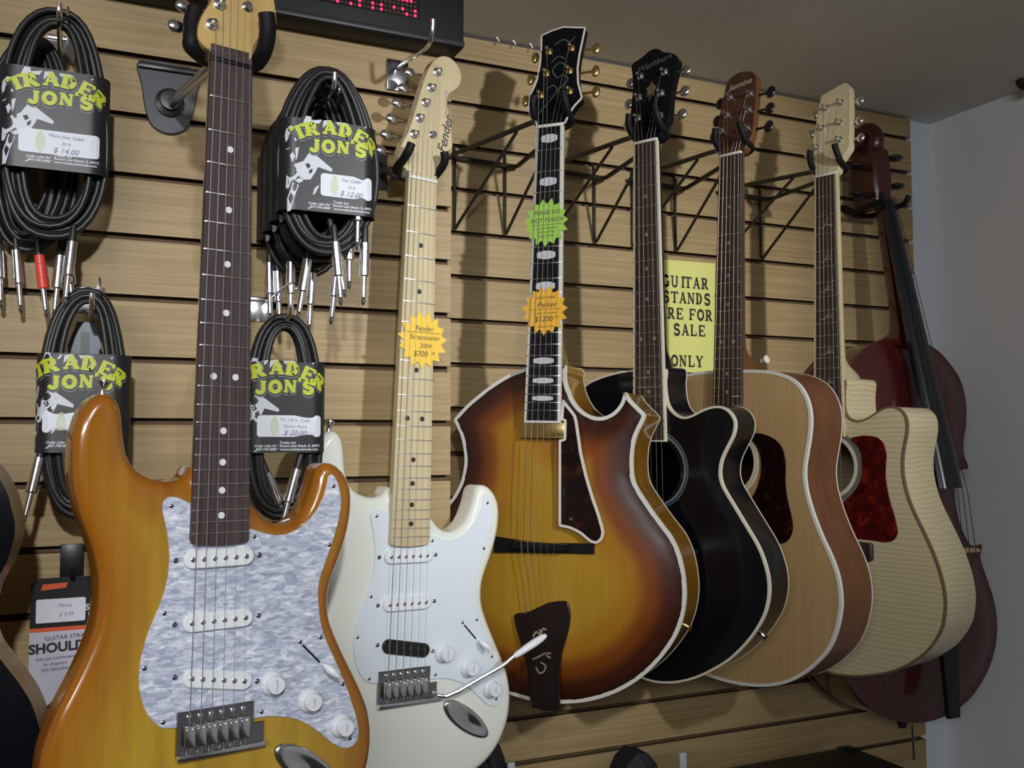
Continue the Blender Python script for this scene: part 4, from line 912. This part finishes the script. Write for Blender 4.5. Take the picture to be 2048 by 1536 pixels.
star_tag(GP[0][0], (-.0008, -.1497), .0285, .0365, 15, M['star_green'], 'bright green starburst tag, upper of two on the archtop neck', [('PLEASE DO', .0155, .0085, .001), ('NOT TOUCH', .0035, .0088, .001), ('ask for assistance', -.0085, .0048, 0), ('and we will be', -.0145, .0048, 0), ('happy to help', -.0205, .0048, 0)], -.0038)
star_tag(GP[0][0], (.0008, -.2852), .0290, .0372, 15, M['star_orange'], 'orange starburst price tag, lower of two on the archtop neck', [('VERY RARE', .0195, .0062, .001), ('Parker', .0085, .0120, .003), ('Western Hollow Body', -.0040, .0042, .001), ('$1200', -.0135, .0120, -.002), ('00', -.0105, .0055, .019), ('includes Case', -.0245, .0048, .002)], .0012)
star_tag(G2P, (.0070, -.2115), .0285, .0372, 15, M['star_yellow'], 'orange yellow starburst price tag on the pale maple neck', [('Fender', .0150, .0098, .002), ('Stratocaster', .0035, .0092, .003), ('2004', -.0075, .0085, .004), ('$700', -.0185, .0105, -.003), ('00', -.0165, .0055, .016)], .0095)

# ------------------------------------------------------------------ yellow paper sign
r = thing('paper_sign', 'pale yellow paper sign with black capitals between two acoustic necks', 'sign', frame_at(1.060, YR-.0012, .236))
obj('sheet', slab(NB(), [(-.070, -.106), (.0715, -.106), (.0785, .110), (-.070, .108)], 0, .0006), M['sign_yellow'], r, smooth=0)
bm = NB()
for word, x, y, wl, gap in (('GUITAR', -.0490, .068, .0175, .0026), ('STANDS', -.0490, .0375, .0175, .0022), ('ARE FOR', -.0570, .0062, .0175, .0024), ('SALE', -.0255, -.0245, .0175, .0024), ('ONLY', -.0315, -.0845, .0175, .0024)):
    slab_word(bm, word, x+.004, y, wl*.96, .0222, gap, .24, .0008)
obj('lettering', bm, M['ink_black'], r, smooth=0)

# ------------------------------------------------------------------ cables on hooks
def display_hook(x, z, y_end, label, group=None, drop=.012):
    root = thing('display_hook', label, 'hook', frame_at(x, YL, z), group)
    pl = obj('back_plate', box(NB(), -.0155, .0155, -.022, .010, .0005, .0035, .001), M['chrome'], root)
    obj('plate_lip', box(NB(), -.0155, .0155, .004, .010, -.0035, .006, .001), M['chrome'], pl)
    L = YL-y_end
    obj('prong', tube(NB(), catmull3([(0, -drop, .002), (0, -drop, .02), (0, -drop-.001, L*.7), (0, -drop-.001, L-.012), (0, -drop+.005, L-.002), (0, -drop+.016, L)]), .0030, 10), M['chrome'], root)
    obj('tag_wire', tube(NB(), catmull3([(.008, .004, .002), (.008, .006, .03), (.008, .007, L*.75), (.008, .000, L-.014), (.008, -.008, L-.012)]), .0016, 8), M['chrome'], root)
    return root
def plug(p0, p1, barrel, red=False):
    "quarter inch plug from strain relief (p0) to tip (p1), in the cable's axes"
    p0, p1 = Vector(p0), Vector(p1); d = (p1-p0).normalized(); R = axis_rot(d); L = .074
    a = NB(); lathe(a, [(.0030, -.020), (.0038, -.016), (.0042, .001), (0, .0012)], 14, p0, R)
    b = NB(); lathe(b, [(.0050, 0), (.0056, .0006), (.0056, .0105), (.0052, .0107), (.0052, .0125), (.0057, .0127), (.0057, .0270), (.0053, .0272), (.0053, .0290), (.0059, .0292), (.0059, .0385), (.0050, .0395)], 20, p0, R)
    c = NB(); lathe(c, [(.0050, .0395), (.0031, .040), (.0031, .060), (.0025, .0605), (.0025, .0615), (.0031, .062), (.0031, .0640), (.0020, .0655), (.0030, .0685), (.0026, .071), (.0010, .0735), (0, .0737)], 16, p0, R)
    return a, b, c
def g2mm(X, Y):
    top = 150+(X-560)*.073; return ((X-560)/1230-.5)*.102, (.5-(Y-top)/1260)*.106
FIG = [[(880, 640), (960, 660), (1200, 850), (1190, 890), (1000, 830), (965, 905), (900, 1005), (790, 1010), (740, 960), (700, 1000), (600, 1130), (570, 1120), (575, 960), (690, 800), (800, 760)],
       [(660, 1050), (745, 1085), (690, 1240), (640, 1430), (592, 1440), (592, 1260), (640, 1130)],
       [(690, 1020), (780, 980), (800, 1030), (740, 1060)],
       [(545, 420), (560, 330), (620, 282), (700, 290), (690, 330), (640, 350), (610, 400), (590, 470), (560, 500)],
       [(790, 240), (830, 140), (900, 150), (905, 200), (1050, 180), (1010, 240), (900, 235)],
       [(1070, 190), (1170, 180), (1240, 290), (1200, 280), (1140, 210), (1060, 300)],
       [(1240, 200), (1370, 205), (1440, 230), (1330, 235), (1280, 250)],
       [(560, 600), (690, 440), (710, 480), (600, 600)],
       [(620, 680), (660, 640), (690, 700), (650, 780)], [(690, 590), (740, 570), (720, 700), (700, 760)],
       [(930, 1210), (960, 1120), (1020, 1070), (1010, 1110), (960, 1200)], [(860, 1400), (910, 1370), (900, 1400)], [(1640, 245), (1680, 240), (1650, 270)]]
FIGD = [[(825, 800), (880, 780), (900, 830), (860, 860)], [(700, 900), (720, 900), (690, 960)], [(880, 880), (930, 850), (920, 910), (880, 930)]]
def cable(x, y, z, label, a=.052, b=.124, seed=1, dep=.021, hw=None, ch=.106, cy=0, shift=0, sticker=(-.035, .046, -.036, -.010), lines=('Mono Inst. Cable', '20 ft', '$ 14.00'), plugs=(), turns=13, card=True, detail=True, side_word=False, fill=.48, group='cables in printed sleeves'):
    root = thing('instrument_cable', label, 'cable', frame_at(x, y, z), group)
    rd = random.Random(seed); pts = []; N = 40*turns
    ph = [rd.uniform(0, 6.28) for _ in range(6)]
    rad = [1-fill*((k*3) % turns)/turns+rd.uniform(-.03, .03) for k in range(turns+1)]; zz = [rd.uniform(-1, 1) for _ in range(turns+1)]
    for i in range(N):
        k = i//40; f = (i % 40)/40; t = 2*math.pi*f; s = f*f*(3-2*f)
        q = rad[k]*(1-s)+rad[(k+1) % turns]*s; w = zz[k]*(1-s)+zz[(k+1) % turns]*s
        yy = b*math.cos(t)*(.90+.10*q) if math.cos(t) > 0 else b*math.cos(t)*(.50+.50*q)
        yy -= 0 if math.cos(t) < 0 else b*(1-q)*.16
        X = a*math.copysign(abs(math.sin(t))**.85, math.sin(t))*q*(1-.10*math.cos(t))
        pts.append((X+.002*math.sin(3*t+ph[0]), yy, w*(dep-.008)*(.6+.4*abs(math.sin(t)))))
    bm = tube(NB(), pts, .0034, 8, True); obj('coil', bm, M['cable'], root, smooth=80)
    for p0, p1, red in plugs:
        A, B, Cc = plug(p0, p1, None, red)
        pg = obj('plug', B, M['red_plastic'] if red else M['chrome'], root, smooth=25)
        obj('strain_relief', A, M['cable'], pg); obj('plug_tip', Cc, M['chrome'], pg, smooth=25)
    if not card: return root
    hw = hw or a+.006; rr = dep-.001; fw = hw-rr
    def f(sx, sy, lift=0):
        if abs(sx) <= fw: return Vector((sx, sy+cy, dep+lift))
        an = min((abs(sx)-fw)/rr, 3.14); s = math.copysign(1, sx)
        return Vector((s*(fw+(rr+lift)*math.sin(an)), sy+cy, dep-rr+(rr+lift)*math.cos(an)))
    def sheet(bm, x0, x1, y0, y1, lift, th=None):
        n = 64; xs = [x0+(x1-x0)*i/n for i in range(n+1)]
        A = [bm.verts.new(f(q, y0, lift)) for q in xs]; B = [bm.verts.new(f(q, y1, lift)) for q in xs]
        for i in range(n): bm.faces.new((A[i], A[i+1], B[i+1], B[i]))
    bm = NB(); tot = fw+rr*3.1; sheet(bm, -tot, tot, -ch/2, ch/2, 0); sheet(bm, -tot, tot, -ch/2, ch/2, -.0006)
    sl = obj('sleeve', bm, M['card'], root, smooth=60)
    def lay(name, polys, lift, m):
        bm = NB()
        for p in polys:
            q = [(px+shift, py) for px, py in p]; pb = NB(); plate(pb, ccw(q), flat(0), .006)
            for v in pb.verts: v.co = f(v.co.x, v.co.y, lift)
            join(bm, pb)
        return obj(name, bm, m, sl, smooth=0)
    lay('artwork', [[g2mm(*p) for p in poly] for poly in FIG], .0002, M['ink_white'])
    lay('artwork_shade', [[g2mm(*p) for p in poly] for poly in FIGD], .0003, M['ink_black'])
    LET = [('T', -36, 35.8, 27), ('R', -22.5, 41, 13), ('A', -2, 45, 2), ('D', 16.5, 43.8, -8), ('E', 34.5, 38.6, -24), ('R', 47.5, 30, -38), ('J', -18, 22.5, 0), ('O', -3, 23.2, -2), ('N', 14, 24, -3), ("'", 24.5, 27.5, 0), ('S', 34.5, 23, -5)]
    for nm, m, wt, ox, oy, lift in (('letter_glow', M['ink_grey'], .46, .3, -2.3, .0004), ('letter_shadow', M['ink_black'], .36, .3, -1.5, .0007), ('lettering', M['lime'], .33, 0, 0, .0011)):
        bm = NB()
        for i, (c, lx, ly, ro) in enumerate(LET):
            big = i < 6; ww = .0165 if big else (.0145 if c != "'" else .008)
            slab_letter(bm, c, (lx+ox)/1000+shift, (ly+oy)/1000, ww, .0150 if big else .0140, ro, wt, 0, lambda X, Y: f(X, Y, lift))
        obj(nm, bm, m, sl, smooth=0)
    if detail:
        bm = NB()
        for s, yy, sz in (('Trader Jon', -.0400, .0042), ('Cedar Lake Rd * Round Lake Beach, IL 60073', -.0437, .0040), ('847-740-0000 * www.traderjonsmusic.com', -.0476, .0040)):
            join(bm, text_bm(s, sz, (.012+shift, yy, 0), 0, .15, .00012))
        for v in bm.verts: v.co = f(v.co.x, v.co.y, .0003)
        obj('small_print', bm, M['ink_white'], sl, smooth=0)
        if side_word:
            bm = NB()
            for i, c in enumerate("JONSSURGEONS"[:9]): slab_letter(bm, c, hw+.016, .028-i*.0082, .0075, .0085, -90, .22, 0, lambda X, Y: f(X, Y, .0004))
            obj('side_lettering', bm, M['lime'], sl, smooth=0)
        if sticker:
            x0, x1, y0, y1 = sticker; st = pill(x1-x0, y1-y0, ((x0+x1)/2, (y0+y1)/2), 0, 5, .004); pb = NB(); plate(pb, ccw(st), flat(0), .006)
            for v in pb.verts: v.co = f(v.co.x, v.co.y, .0009)
            sk = obj('price_sticker', pb, M['paper'], sl, smooth=0)
            bm = NB(); n = len(lines)
            for i, s in enumerate(lines): join(bm, text_bm(s, .0052 if i < n-1 or not s.startswith('$') else .0085, (x0+(x1-x0)*.58, y1-(y1-y0)*(i+.75)/(n+.35), 0), -2, .3))
            for v in bm.verts: v.co = f(v.co.x, v.co.y, .0011)
            obj('handwriting', bm, M['pen'], sk, smooth=0)
            bm = NB(); rd2 = random.Random(seed+5)
            for i in range(9):
                yy = y0+(y1-y0)*(.12+.76*i/8); xx = x0+(x1-x0)*.265; wv = .0040*math.sin(math.pi*(i+1)/10)+.001
                stroke(bm, [(xx-wv, yy-.0008), (xx, yy+.0010), (xx+wv, yy-.0004)], .0011, lambda X, Y: f(X, Y, .0011))
            obj('sticker_logo', bm, mat('pale lime print', (.55, .60, .30), .5), sk, smooth=0)
    return root
D3 = lambda u, v, w=.0: (u, v, w)
YB = 1.19
cable(-.027, YB-.005, .3560, 'black cable coil at the top left with a white 14 dollar sticker', .056, .130, 1, .021, .0575, .113, 0, -.002, (-.0345, .047, -.0395, -.0130), ('Mono Inst. Cable', '20 ft', '$ 14.00'),
      [((.0215, -.132, .006), (.0155, -.207, .010), False)], turns=15)
cable(-.052, 1.236, .3450, 'plain cable coil half hidden behind the top left coil', .050, .128, 7, .018, card=False, fill=.85, turns=18, plugs=[((.012, -.130, .004), (.020, -.190, .006), True), ((.034, -.128, .003), (.030, -.19, .004), False), ((.042, -.122, .002), (.048, -.18, .003), False), ((-.012, -.125, .0), (-.006, -.19, .0), False), ((-.030, -.120, .0), (-.026, -.19, .0), False)], group='cables without sleeves')
SP = [('front one of the stacked sleeved coils beside the white guitar', 0), ('second sleeved coil behind the front one of the stack', 1), ('third sleeved coil in the stack, mostly hidden by two coils', 2), ('rearmost sleeved coil of the stack, closest to the slotted wall', 3)]
PL = [[((.010, -.094, .004), (.018, -.170, .004), False), ((.030, -.072, -.010), (.0305, -.130, -.010), False), ((.045, -.092, .004), (.044, -.15, .004), False), ((.008, -.085, .0), (.022, -.150, .0), False), ((.0345, -.030, .012), (.0335, -.100, .012), False)],
      [((-.012, -.105, .004), (-.022, -.172, .004), False), ((.024, -.108, .004), (.018, -.175, .0), False)],
      [((-.022, -.098, .0), (-.022, -.168, .0), False), ((.004, -.110, .0), (.001, -.178, .0), False)],
      [((-.040, -.090, .0), (-.038, -.165, .0), False), ((-.030, -.100, .0), (-.026, -.165, .0), False)]]
for lab, k in SP:
    cable(.2595, 1.083+.043*k, .3220-.003*k, lab, .057, .108, 11+k, .0195, .0565, .105, -.012, 0, (-.0115, .049, -.034, -.008) if k == 0 else None, ('Inst. Cable', '10 ft', '$ 12.00'), PL[k], turns=15, detail=(k == 0), fill=.48 if k == 0 else .85)
cable(.0110, YB, .0420, 'sleeved cable coil behind the long horn of the honey guitar', .047, .130, 21, .021, .0490, .110, .0, -.0125, (-.0420, .030, -.033, -.009), ('Mic Cable', '20 ft Lo-Z', '$ 18.00'), [((-.0435, -.060, .010), (-.0570, -.130, .020), False)], turns=15, side_word=True)
cable(.2210, 1.12, .0260, 'sleeved cable coil right of the dark fretboard, above the cutaway', .0455, .118, 31, .020, .0470, .1030, .0117, -.0107, (-.0330, .0395, -.0335, -.0090), ('Trs 1/4 in. Cable', 'Stereo Patch', '$ 20.00'), [((-.019, -.062, .004), (-.003, -.100, .004), False), ((.014, -.058, .012), (-.004, -.125, .016), False)], turns=13)
display_hook(-.024, .4811, 1.145, 'chrome hook holding the cable coil at the top left', drop=.016)
display_hook(.2600, .4049, 1.050, 'chrome hook carrying the stack of four cable coils', drop=.006)
display_hook(.0160, .1763, 1.145, 'chrome hook holding the coil behind the honey guitar horn', drop=.030)
display_hook(.2190, .1763, 1.075, 'chrome hook holding the coil beside the dark fretboard', drop=.036)
# tag hanging inside the lower left coil
r = thing('plastic_hang_tag', 'blue grey plastic tag seen inside the lower left cable coil', 'tag', frame_at(.010, 1.235, .085))
obj('tag_body', slab(NB(), mm([(-17, -55), (17, -55), (17, 22), (20, 26), (10, 55), (-8, 55), (-18, 26), (-17, 22)]), 0, .004, .001), M['blue_tag'], r)
obj('tag_slot', slab(NB(), pill(.010, .050, (.001, .018), 0, 5, .002), .0035, .0046), M['black_plastic'], r)
# bare chrome hook below the sign
r = thing('display_hook', 'bare chrome hook with turned up end beneath the red dot sign', 'hook', frame_at(.402, YL, .518))
obj('back_plate', box(NB(), -.0155, .0155, -.030, .014, .0005, .004, .001), M['dark_chrome'], r)
obj('prong', tube(NB(), catmull3([(0, .0, .002), (0, .002, .02), (0, -.008, .08), (.001, -.012, .128), (.001, -.004, .142), (.001, .014, .146)]), .0030, 10), M['chrome'], r)

# ------------------------------------------------------------------ strap on a card, sign, other things
r = thing('strap_package', 'carded black shoulder strap hanging left of the honey guitar', 'package', frame_at(.0140, 1.242, -.258))
cd_ = obj('card', slab(NB(), resample(ccw([(-.0535, -.105), (.054, -.105), (.054, .100), (-.047, .100), (-.0535, .093)]), .01), 0, .0012), mat('lilac white card', (.58, .56, .66), .4), r, smooth=0)
obj('card_header', slab(NB(), [(-.0535, .0435), (.054, .0435), (.054, .100), (-.047, .100), (-.0535, .093)], .0010, .0015), M['black_plastic'], cd_, smooth=0)
obj('card_stripe', slab(NB(), [(-.0535, .039), (.054, .039), (.054, .0435), (-.0535, .0435)], .0010, .0016), M['orange_ink'], cd_, smooth=0)
obj('card_logo', slab(NB(), [(-.043, .086), (-.017, .088), (-.015, .094), (-.041, .093)], .0014, .0018), M['orange_ink'], cd_, smooth=0)
bm = text_bm('GUITAR STRAP', .0068, (-.015, .0315, .0018), 2); join(bm, text_bm('SHOULDER', .0150, (-.0160, .0205, .0018), 2, 0, .0006))
for i, s in enumerate(('Soft and comfortable', 'for all guitars', 'fully adjustable')): join(bm, text_bm(s, .0048, (-.026, .0085-.0062*i, .0018), 2))
obj('lettering', bm, M['ink_black'], cd_, smooth=0)
obj('header_print', join(text_bm('SET', .0100, (.012, .064, .0018), 2, 0, .0003), text_bm('UP', .0080, (.012, .055, .0018))), M['ink_white'], cd_, smooth=0)
obj('header_ring', ring(NB(), circle(.0135, (.033, .078), 28), circle(.0085, (.033, .078), 28), .0014, .0019), M['ink_white'], cd_, smooth=0)
st = obj('price_sticker', slab(NB(), pill(.052, .027, (-.0215, .0625), 0, 4, .002), .0016, .0019), M['paper'], r, smooth=0)
obj('handwriting', join(text_bm('Planet', .006, (-.018, .068, .0022), 0, .3), text_bm('$ 9.99', .006, (-.016, .0575, .0022), 0, .3)), M['pen'], st, smooth=0)
bm = NB()
tube(bm, [(.015+.052*math.cos(a), -.085+.045*math.sin(a), .012) for a in [math.radians(t) for t in range(-20, 200, 10)]], .016, 12); box(bm, -.036, .066, -.140, -.085, .003, .026, .008)
obj('rolled_strap', bm, mat('black strap webbing', (.008, .010, .009), .55), r)
r = thing('strap_hook', 'black bracket hook above the carded shoulder strap', 'hook', frame_at(.0030, YL, -.1285))
obj('back_plate', box(NB(), -.013, .013, -.034, .006, .0005, .0035, .001), M['black_plastic'], r)
obj('prong', tube(NB(), [(0, -.026, .003), (0, -.028, .028), (0, -.026, .045), (0, -.018, .048)], .0026, 8), M['black_plastic'], r)

r = thing('led_sign', 'black electronic sign box with red lit dots at the top', 'sign', frame_at(.2335, YL-.0005, .548))
hs = obj('housing', box(NB(), -.255, .253, 0, .150, 0, .042, .003), mat('matt black sign case', (.004, .004, .006), .5, 0, 0, .25), r)
obj('display_window', box(NB(), -.225, .188, .029, .135, .0415, .0424, 0), mat('smoked window', (.004, .004, .005), .25), r)
obj('lower_trim', box(NB(), -.255, .253, .0015, .010, .041, .0445, .002), mat('grey sign trim', (.022, .022, .025), .4), r)
lit = {(.3087, .5801), (.3248, .5822), (.3364, .5811), (.3355, .587), (.355, .5826), (.354, .588), (.3668, .5883), (.3661, .5813), (.3843, .5896), (.3971, .5885), (.3992, .5827), (.4149, .5905), (.4121, .5823)}
on, off = NB(), NB(); done = set(); rd = random.Random(4)
for i in range(60):
    for j in range(14):
        X, Zz = .060+i*.0060, .5815+j*.0064
        bmx = on if any(abs(X-a) < .0031 and abs(Zz-b) < .0033 for a, b in lit) or (j > 2 and rd.random() < .4) else off
        lathe(bmx, [(.0022, 0), (.0022, .0004), (.0012, .0012), (0, .0014)], 8, (X-.2335, Zz-.548, .0422))
obj('lit_dots', on, M['led_on'], r); obj('dark_dots', off, M['led_off'], r)

# dark electric guitar cut by the left edge
G0 = pose((-.294, 1.071, -.105, -.15, 0, 0)) @ Matrix.Translation((.102, .488, .012)) @ Matrix.Diagonal((1.05, 1.05, 1.05, 1))
root = thing('electric_guitar', 'black topped electric guitar with natural brown sides at the left edge', 'guitar', G0)
R0 = [(26, 100), (60, 112), (95, 100), (122, 72), (135, 45), (139.5, 18), (133, -10), (122, -34), (118.5, -58), (122.5, -82), (134, -100), (146, -117), (157, -136), (164, -157), (164, -180), (158, -207), (140, -243), (105, -275), (55, -293), (0, -298)]
P0 = resample(ccw(catmull([(a/1000, b/1000-.465) for a, b in R0]+[(-a/1000, b/1000-.465) for a, b in R0[-2::-1]], True, .004)), .004)
bm = NB(); wall_strip(bm, [(inset(P0, .004), -.062, 0), (P0, -.058, 0), (P0, -.0135, 0)]); plate(bm, inset(P0, .004), flat(-.062), .03); weld(bm); obj('body', bm, M['nat_side'], root)
bm = NB(); plate(bm, inset(P0, .0005), lambda p, d: -.0135+.010*np.clip(1-np.exp(-d/.04), 0, 1), .012); obj('carved_top', bm, M['black_gloss'], root, smooth=60)
neck(root, .628, .043, .056, 22, .468, 22, M['rosewood'], M['mahogany'], M['nickel'], (3, 5, 7, 9, 12, 15, 17, 19, 21), M['pearl'], heel=0, joint=.36, nut_m=M['bone'])
headstock(root, resample(ccw(catmull(mm([(-22, 5), (-36, 40), (-42, 120), (-30, 160), (0, 150), (30, 160), (42, 120), (36, 40), (22, 5)]), True, .004)), .004), -.003, .0145, 13, M['black_gloss'])
for x, y in mm([(92, -640), (110, -690), (-80, -640)]): obj('control_knob', lathe(NB(), [(.0125, 0), (.0120, .010), (.0105, .0125), (0, .0128)], 24, (x, y, -.004)), mat('smoked knob', (.10, .09, .085), .2), root)
for v in (-.50, -.585): obj('pickup', box(NB(), -.036, .036, v-.019, v+.019, -.006, .003, .003), M['chrome'], root)
obj('bridge', box(NB(), -.042, .042, -.635, -.623, -.006, .008, .003), M['chrome'], root); obj('tailpiece', box(NB(), -.046, .046, -.690, -.672, -.004, .008, .004), M['chrome'], root)
for i in range(6):
    x = (i-2.5); obj('string', tube(NB(), [(x*.007, 0, .0015), (x*.0104, -.628, .0085), (x*.0104, -.675, .004)], .0004, 6), M['steel'], root)
r = thing('guitar_hanger', 'black hanger holding the black topped guitar beyond the left edge', 'hanger', frame_at(-.185, YL-.0005, .372))
obj('wall_plate', box(NB(), -.02, .02, -.03, .03, 0, .005, .002), M['plate_grey'], r)
world_part('arm', tube(NB(), [wz(-.185, YL, .372), G0 @ Vector((0, .010, -.035))], .0058, 10), M['dark_chrome'], r)
bm = NB(); yoke(bm, G0, .022, .016, -.018); world_part('yoke', bm, M['black_rubber'], r)

# floor stack in the corner and bags, only their tops in view
r = thing('amplifier_cabinet', 'black amplifier cabinet whose flat top shows below the cello', 'amplifier', frame_at(1.14, 1.10, -1.62))
# local z points out of the wall: depth runs to negative z
ab = obj('cabinet', box(NB(), -.29, .283, .02, 1.014, -.395, 0, .008), M['tolex'], r)
obj('grille', box(NB(), -.26, .255, .10, .90, -.003, .004, .002), mat('dark grille cloth', (.02, .02, .022), .9), r)
obj('handle', tube(NB(), catmull3([(-.07, 1.012, -.2), (-.06, 1.026, -.2), (.06, 1.026, -.2), (.07, 1.012, -.2)]), .008, 10), M['black_rubber'], r)
for sx in (-.27, .263):
    obj('corner_guard', box(NB(), sx-.018, sx+.018, .985, 1.0165, -.397, -.36, .006), M['black_plastic'], r)
    for sz in (-.36, -.03): obj('foot', lathe(NB(), [(.02, 0), (.018, .022)], 16, (sx, 0, sz), axis_rot((0, 1, 0))), M['black_rubber'], r)
def bag(x, y, w, h, d, label, tag_at):
    r = thing('gig_bag', label, 'bag', frame_at(x, y, -1.62), 'gig bags standing under the guitars')
    out = catmull([(-w/2, 0), (w/2, 0), (w/2*1.02, h*.5), (w/2*.97, h*.93), (w/2*.6, h*.985), (0, h), (-w/2*.6, h*.985), (-w/2*.97, h*.93), (-w/2*1.02, h*.5)], True, .02)
    P = resample(ccw(out), .02); bm = NB(); wall_strip(bm, [(inset(P, .02), -d, 0), (P, -d*.75, 0), (P, -d*.25, 0), (inset(P, .02), 0, 0)]); plate(bm, inset(P, .02), flat(0), .05); plate(bm, inset(P, .02), flat(-d), .05); weld(bm)
    obj('bag_shell', bm, wood('black woven nylon', (.006, .006, .010), (.022, .022, .030), (120, 120, 120), .7), r)
    obj('zip', tube(NB(), [(a, b, .001) for a, b in inset(P, .03)], .003, 6, True), M['black_plastic'], r)
    obj('pull_tab', box(NB(), tag_at[0]-.006, tag_at[0]+.006, tag_at[1]-.012, tag_at[1]+.012, .000, .006, .002), mat('pale pull tab', (.42, .45, .48), .5), r)
bag(.5575, 1.36, .135, 1.185, .07, 'dark woven bag edge behind the lower right of the white guitar', (.060, 1.120))
bag(.763, 1.20, .082, 1.168, .08, 'dark rounded bag top below the sunburst jazz guitar', (.056, 1.154))
# small things at the ceiling
r = thing('ceiling_sensor', 'small black dome on the ceiling at the right edge', 'sensor', Matrix.Translation(wz(1.706, 1.280, .714)))
obj('dome', lathe(NB(), [(.016, 0), (.016, -.006), (.012, -.014), (.006, -.019), (0, -.020)], 20), M['black_plastic'], r)
for i, (x, z, wd) in enumerate(((.6658, .7135, 'leftmost'), (.6978, .7135, 'middle'), (.7314, .7135, 'rightmost'))):
    r = thing('cup_hook', 'tiny screw hook in the ceiling left of the archtop headstock, %s of three' % wd, 'hook', Matrix.Translation(wz(x, 1.52, z)), 'tiny ceiling hooks')
    obj('hook_wire', tube(NB(), [(0, 0, 0), (0, 0, -.004), (.003, 0, -.006), (.004, 0, -.010), (.001, 0, -.012)], .0012, 6), M['nickel'], r)
